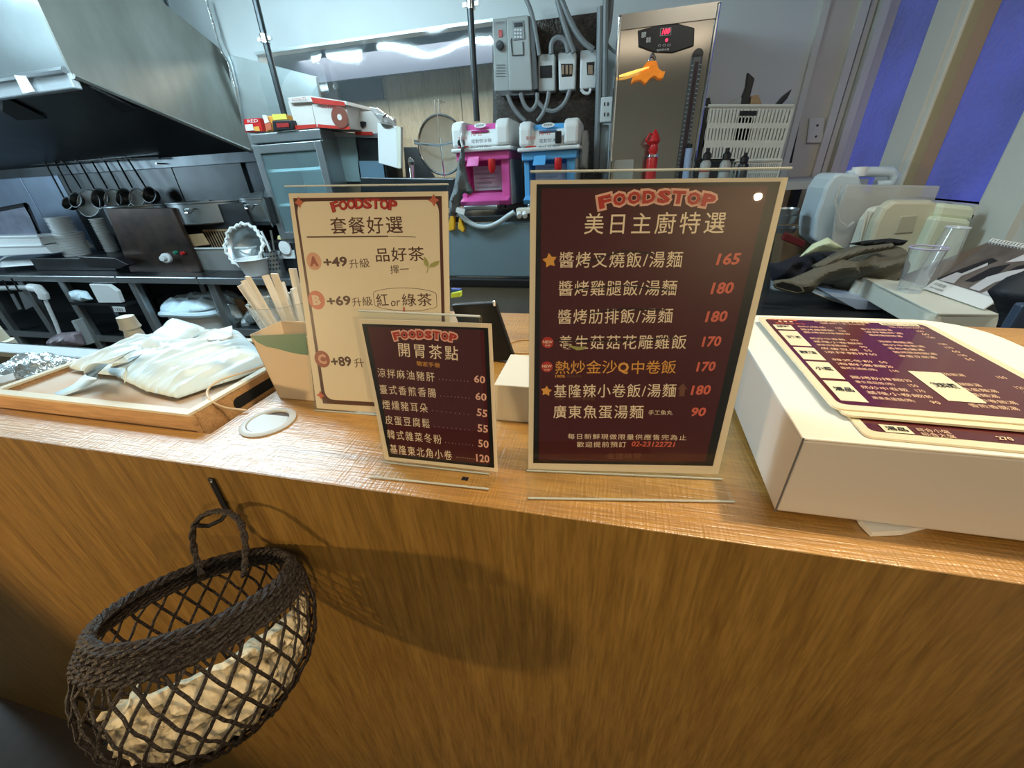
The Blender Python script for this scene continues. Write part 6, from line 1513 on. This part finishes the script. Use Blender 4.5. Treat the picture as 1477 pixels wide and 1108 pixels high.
# printed lining in the lower front of the basket
LN = MB(); vs = []; nu, nv = 64, 36
LINE = mat('cream_floral_paper', (.60, .50, .33), .7, bump=.6, bscale=55)
_nt = LINE.node_tree; _b = _nt.nodes['Principled BSDF']; _tc = _nt.nodes.new('ShaderNodeTexCoord'); _n = _nt.nodes.new('ShaderNodeTexNoise'); _n.inputs['Scale'].default_value = 75; _n.inputs['Detail'].default_value = 3; _n.inputs['Distortion'].default_value = 1.2
_r = _nt.nodes.new('ShaderNodeValToRGB'); _e = _r.color_ramp.elements; _e[0].position = .30; _e[0].color = (.10, .085, .07, 1); _e[1].position = .44; _e[1].color = (.62, .52, .34, 1); _k = _e.new(.36); _k.color = (.34, .27, .17, 1)
_nt.links.new(_tc.outputs['Object'], _n.inputs[0]); _nt.links.new(_n.outputs[0], _r.inputs[0]); _nt.links.new(_r.outputs[0], _b.inputs['Base Color'])
for i in range(nu + 1):
    for j in range(nv + 1):
        ph = 2 * math.pi * i / nu; th = th0 + .30 + (math.pi - .05 - th0 - .30) * j / nv
        p = sph(th, ph); k = V((p.x * 45, p.y * 45, p.z * 45)); r = Rb * .955 - .018 * abs(noise.noise(k)) - .006 * abs(noise.noise(k * 3))
        if j == 0: r -= .004 + .004 * noise.noise(k)
        vs.append(sph(th + (.10 * noise.noise(V((ph * 1.2, 0, 3))) if j == 0 else 0), ph, r))
side = []
for i in range(nu):
    for j in range(nv):
        pm = sum((vs[a] for a in (i * (nv + 1) + j, (i + 1) * (nv + 1) + j, (i + 1) * (nv + 1) + j + 1, i * (nv + 1) + j + 1)), V((0, 0, 0))) / 4 - bc
        if pm.dot(e1) * .75 + pm.dot(-d) * .55 + pm.dot(e2) * .75 > Rb * .22 :
            side.append((i * (nv + 1) + j, (i + 1) * (nv + 1) + j, (i + 1) * (nv + 1) + j + 1, i * (nv + 1) + j + 1))
LN.add(vs, side, True)
tag(LN.build('paper_lining', LINE, solid=.0006), 'crumpled cream patterned paper stuffed inside the dark basket', 'paper')
# hook on the counter front
hk_o = thing('wall_hook', 'dark metal strap hook holding the basket handle', 'hook', at(325, 738, y=.2125))
a, b = at(305, 689, y=.2128), at(330, 738, y=.2128); n2_ = (b - a).normalized(); s_ = n2_.cross(V((0, 1, 0))).normalized() * .0042
MB().prism([a - s_ * .8, a + s_ * .8, b + s_, b - s_], (0, -.002, 0)).build('strap', BLACKP, hk_o, bevel=.0006)
MB().tube([b + V((0, -.001, .001)), b + V((-.003, -.008, -.004)), b + V((-.008, -.018, -.003)), b + V((-.011, -.024, .004))], .0022, 8).build('hook_arm', BLACKP, hk_o)
MB().lathe([(.0016, 0), (.0014, .001), (.0005, .0013)], a + n2_ * .004 + V((0, -.002, 0)), 10, (0, -1, 0)).build('screw', CHROME, hk_o)

# stand the leaning tubs, lid and boxes on the table under them
def settle(o, z):
    zs_ = [v.co.z for v in o.data.vertices]; lo = min(zs_); off = o.matrix_world.translation.z if o.parent is None else o.parent.location.z
    for v in o.data.vertices:
        if v.co.z < lo + .012: v.co.z = z - off
for o in list(bpy.data.objects):
    if o.type == 'MESH' and (o.name in ('translucent_lid', 'can_body') or (o.name.startswith('shell') and o.parent and o.parent['label'] != 'pale yellow-green box on top of the pale green box')):
        settle(o, zf)
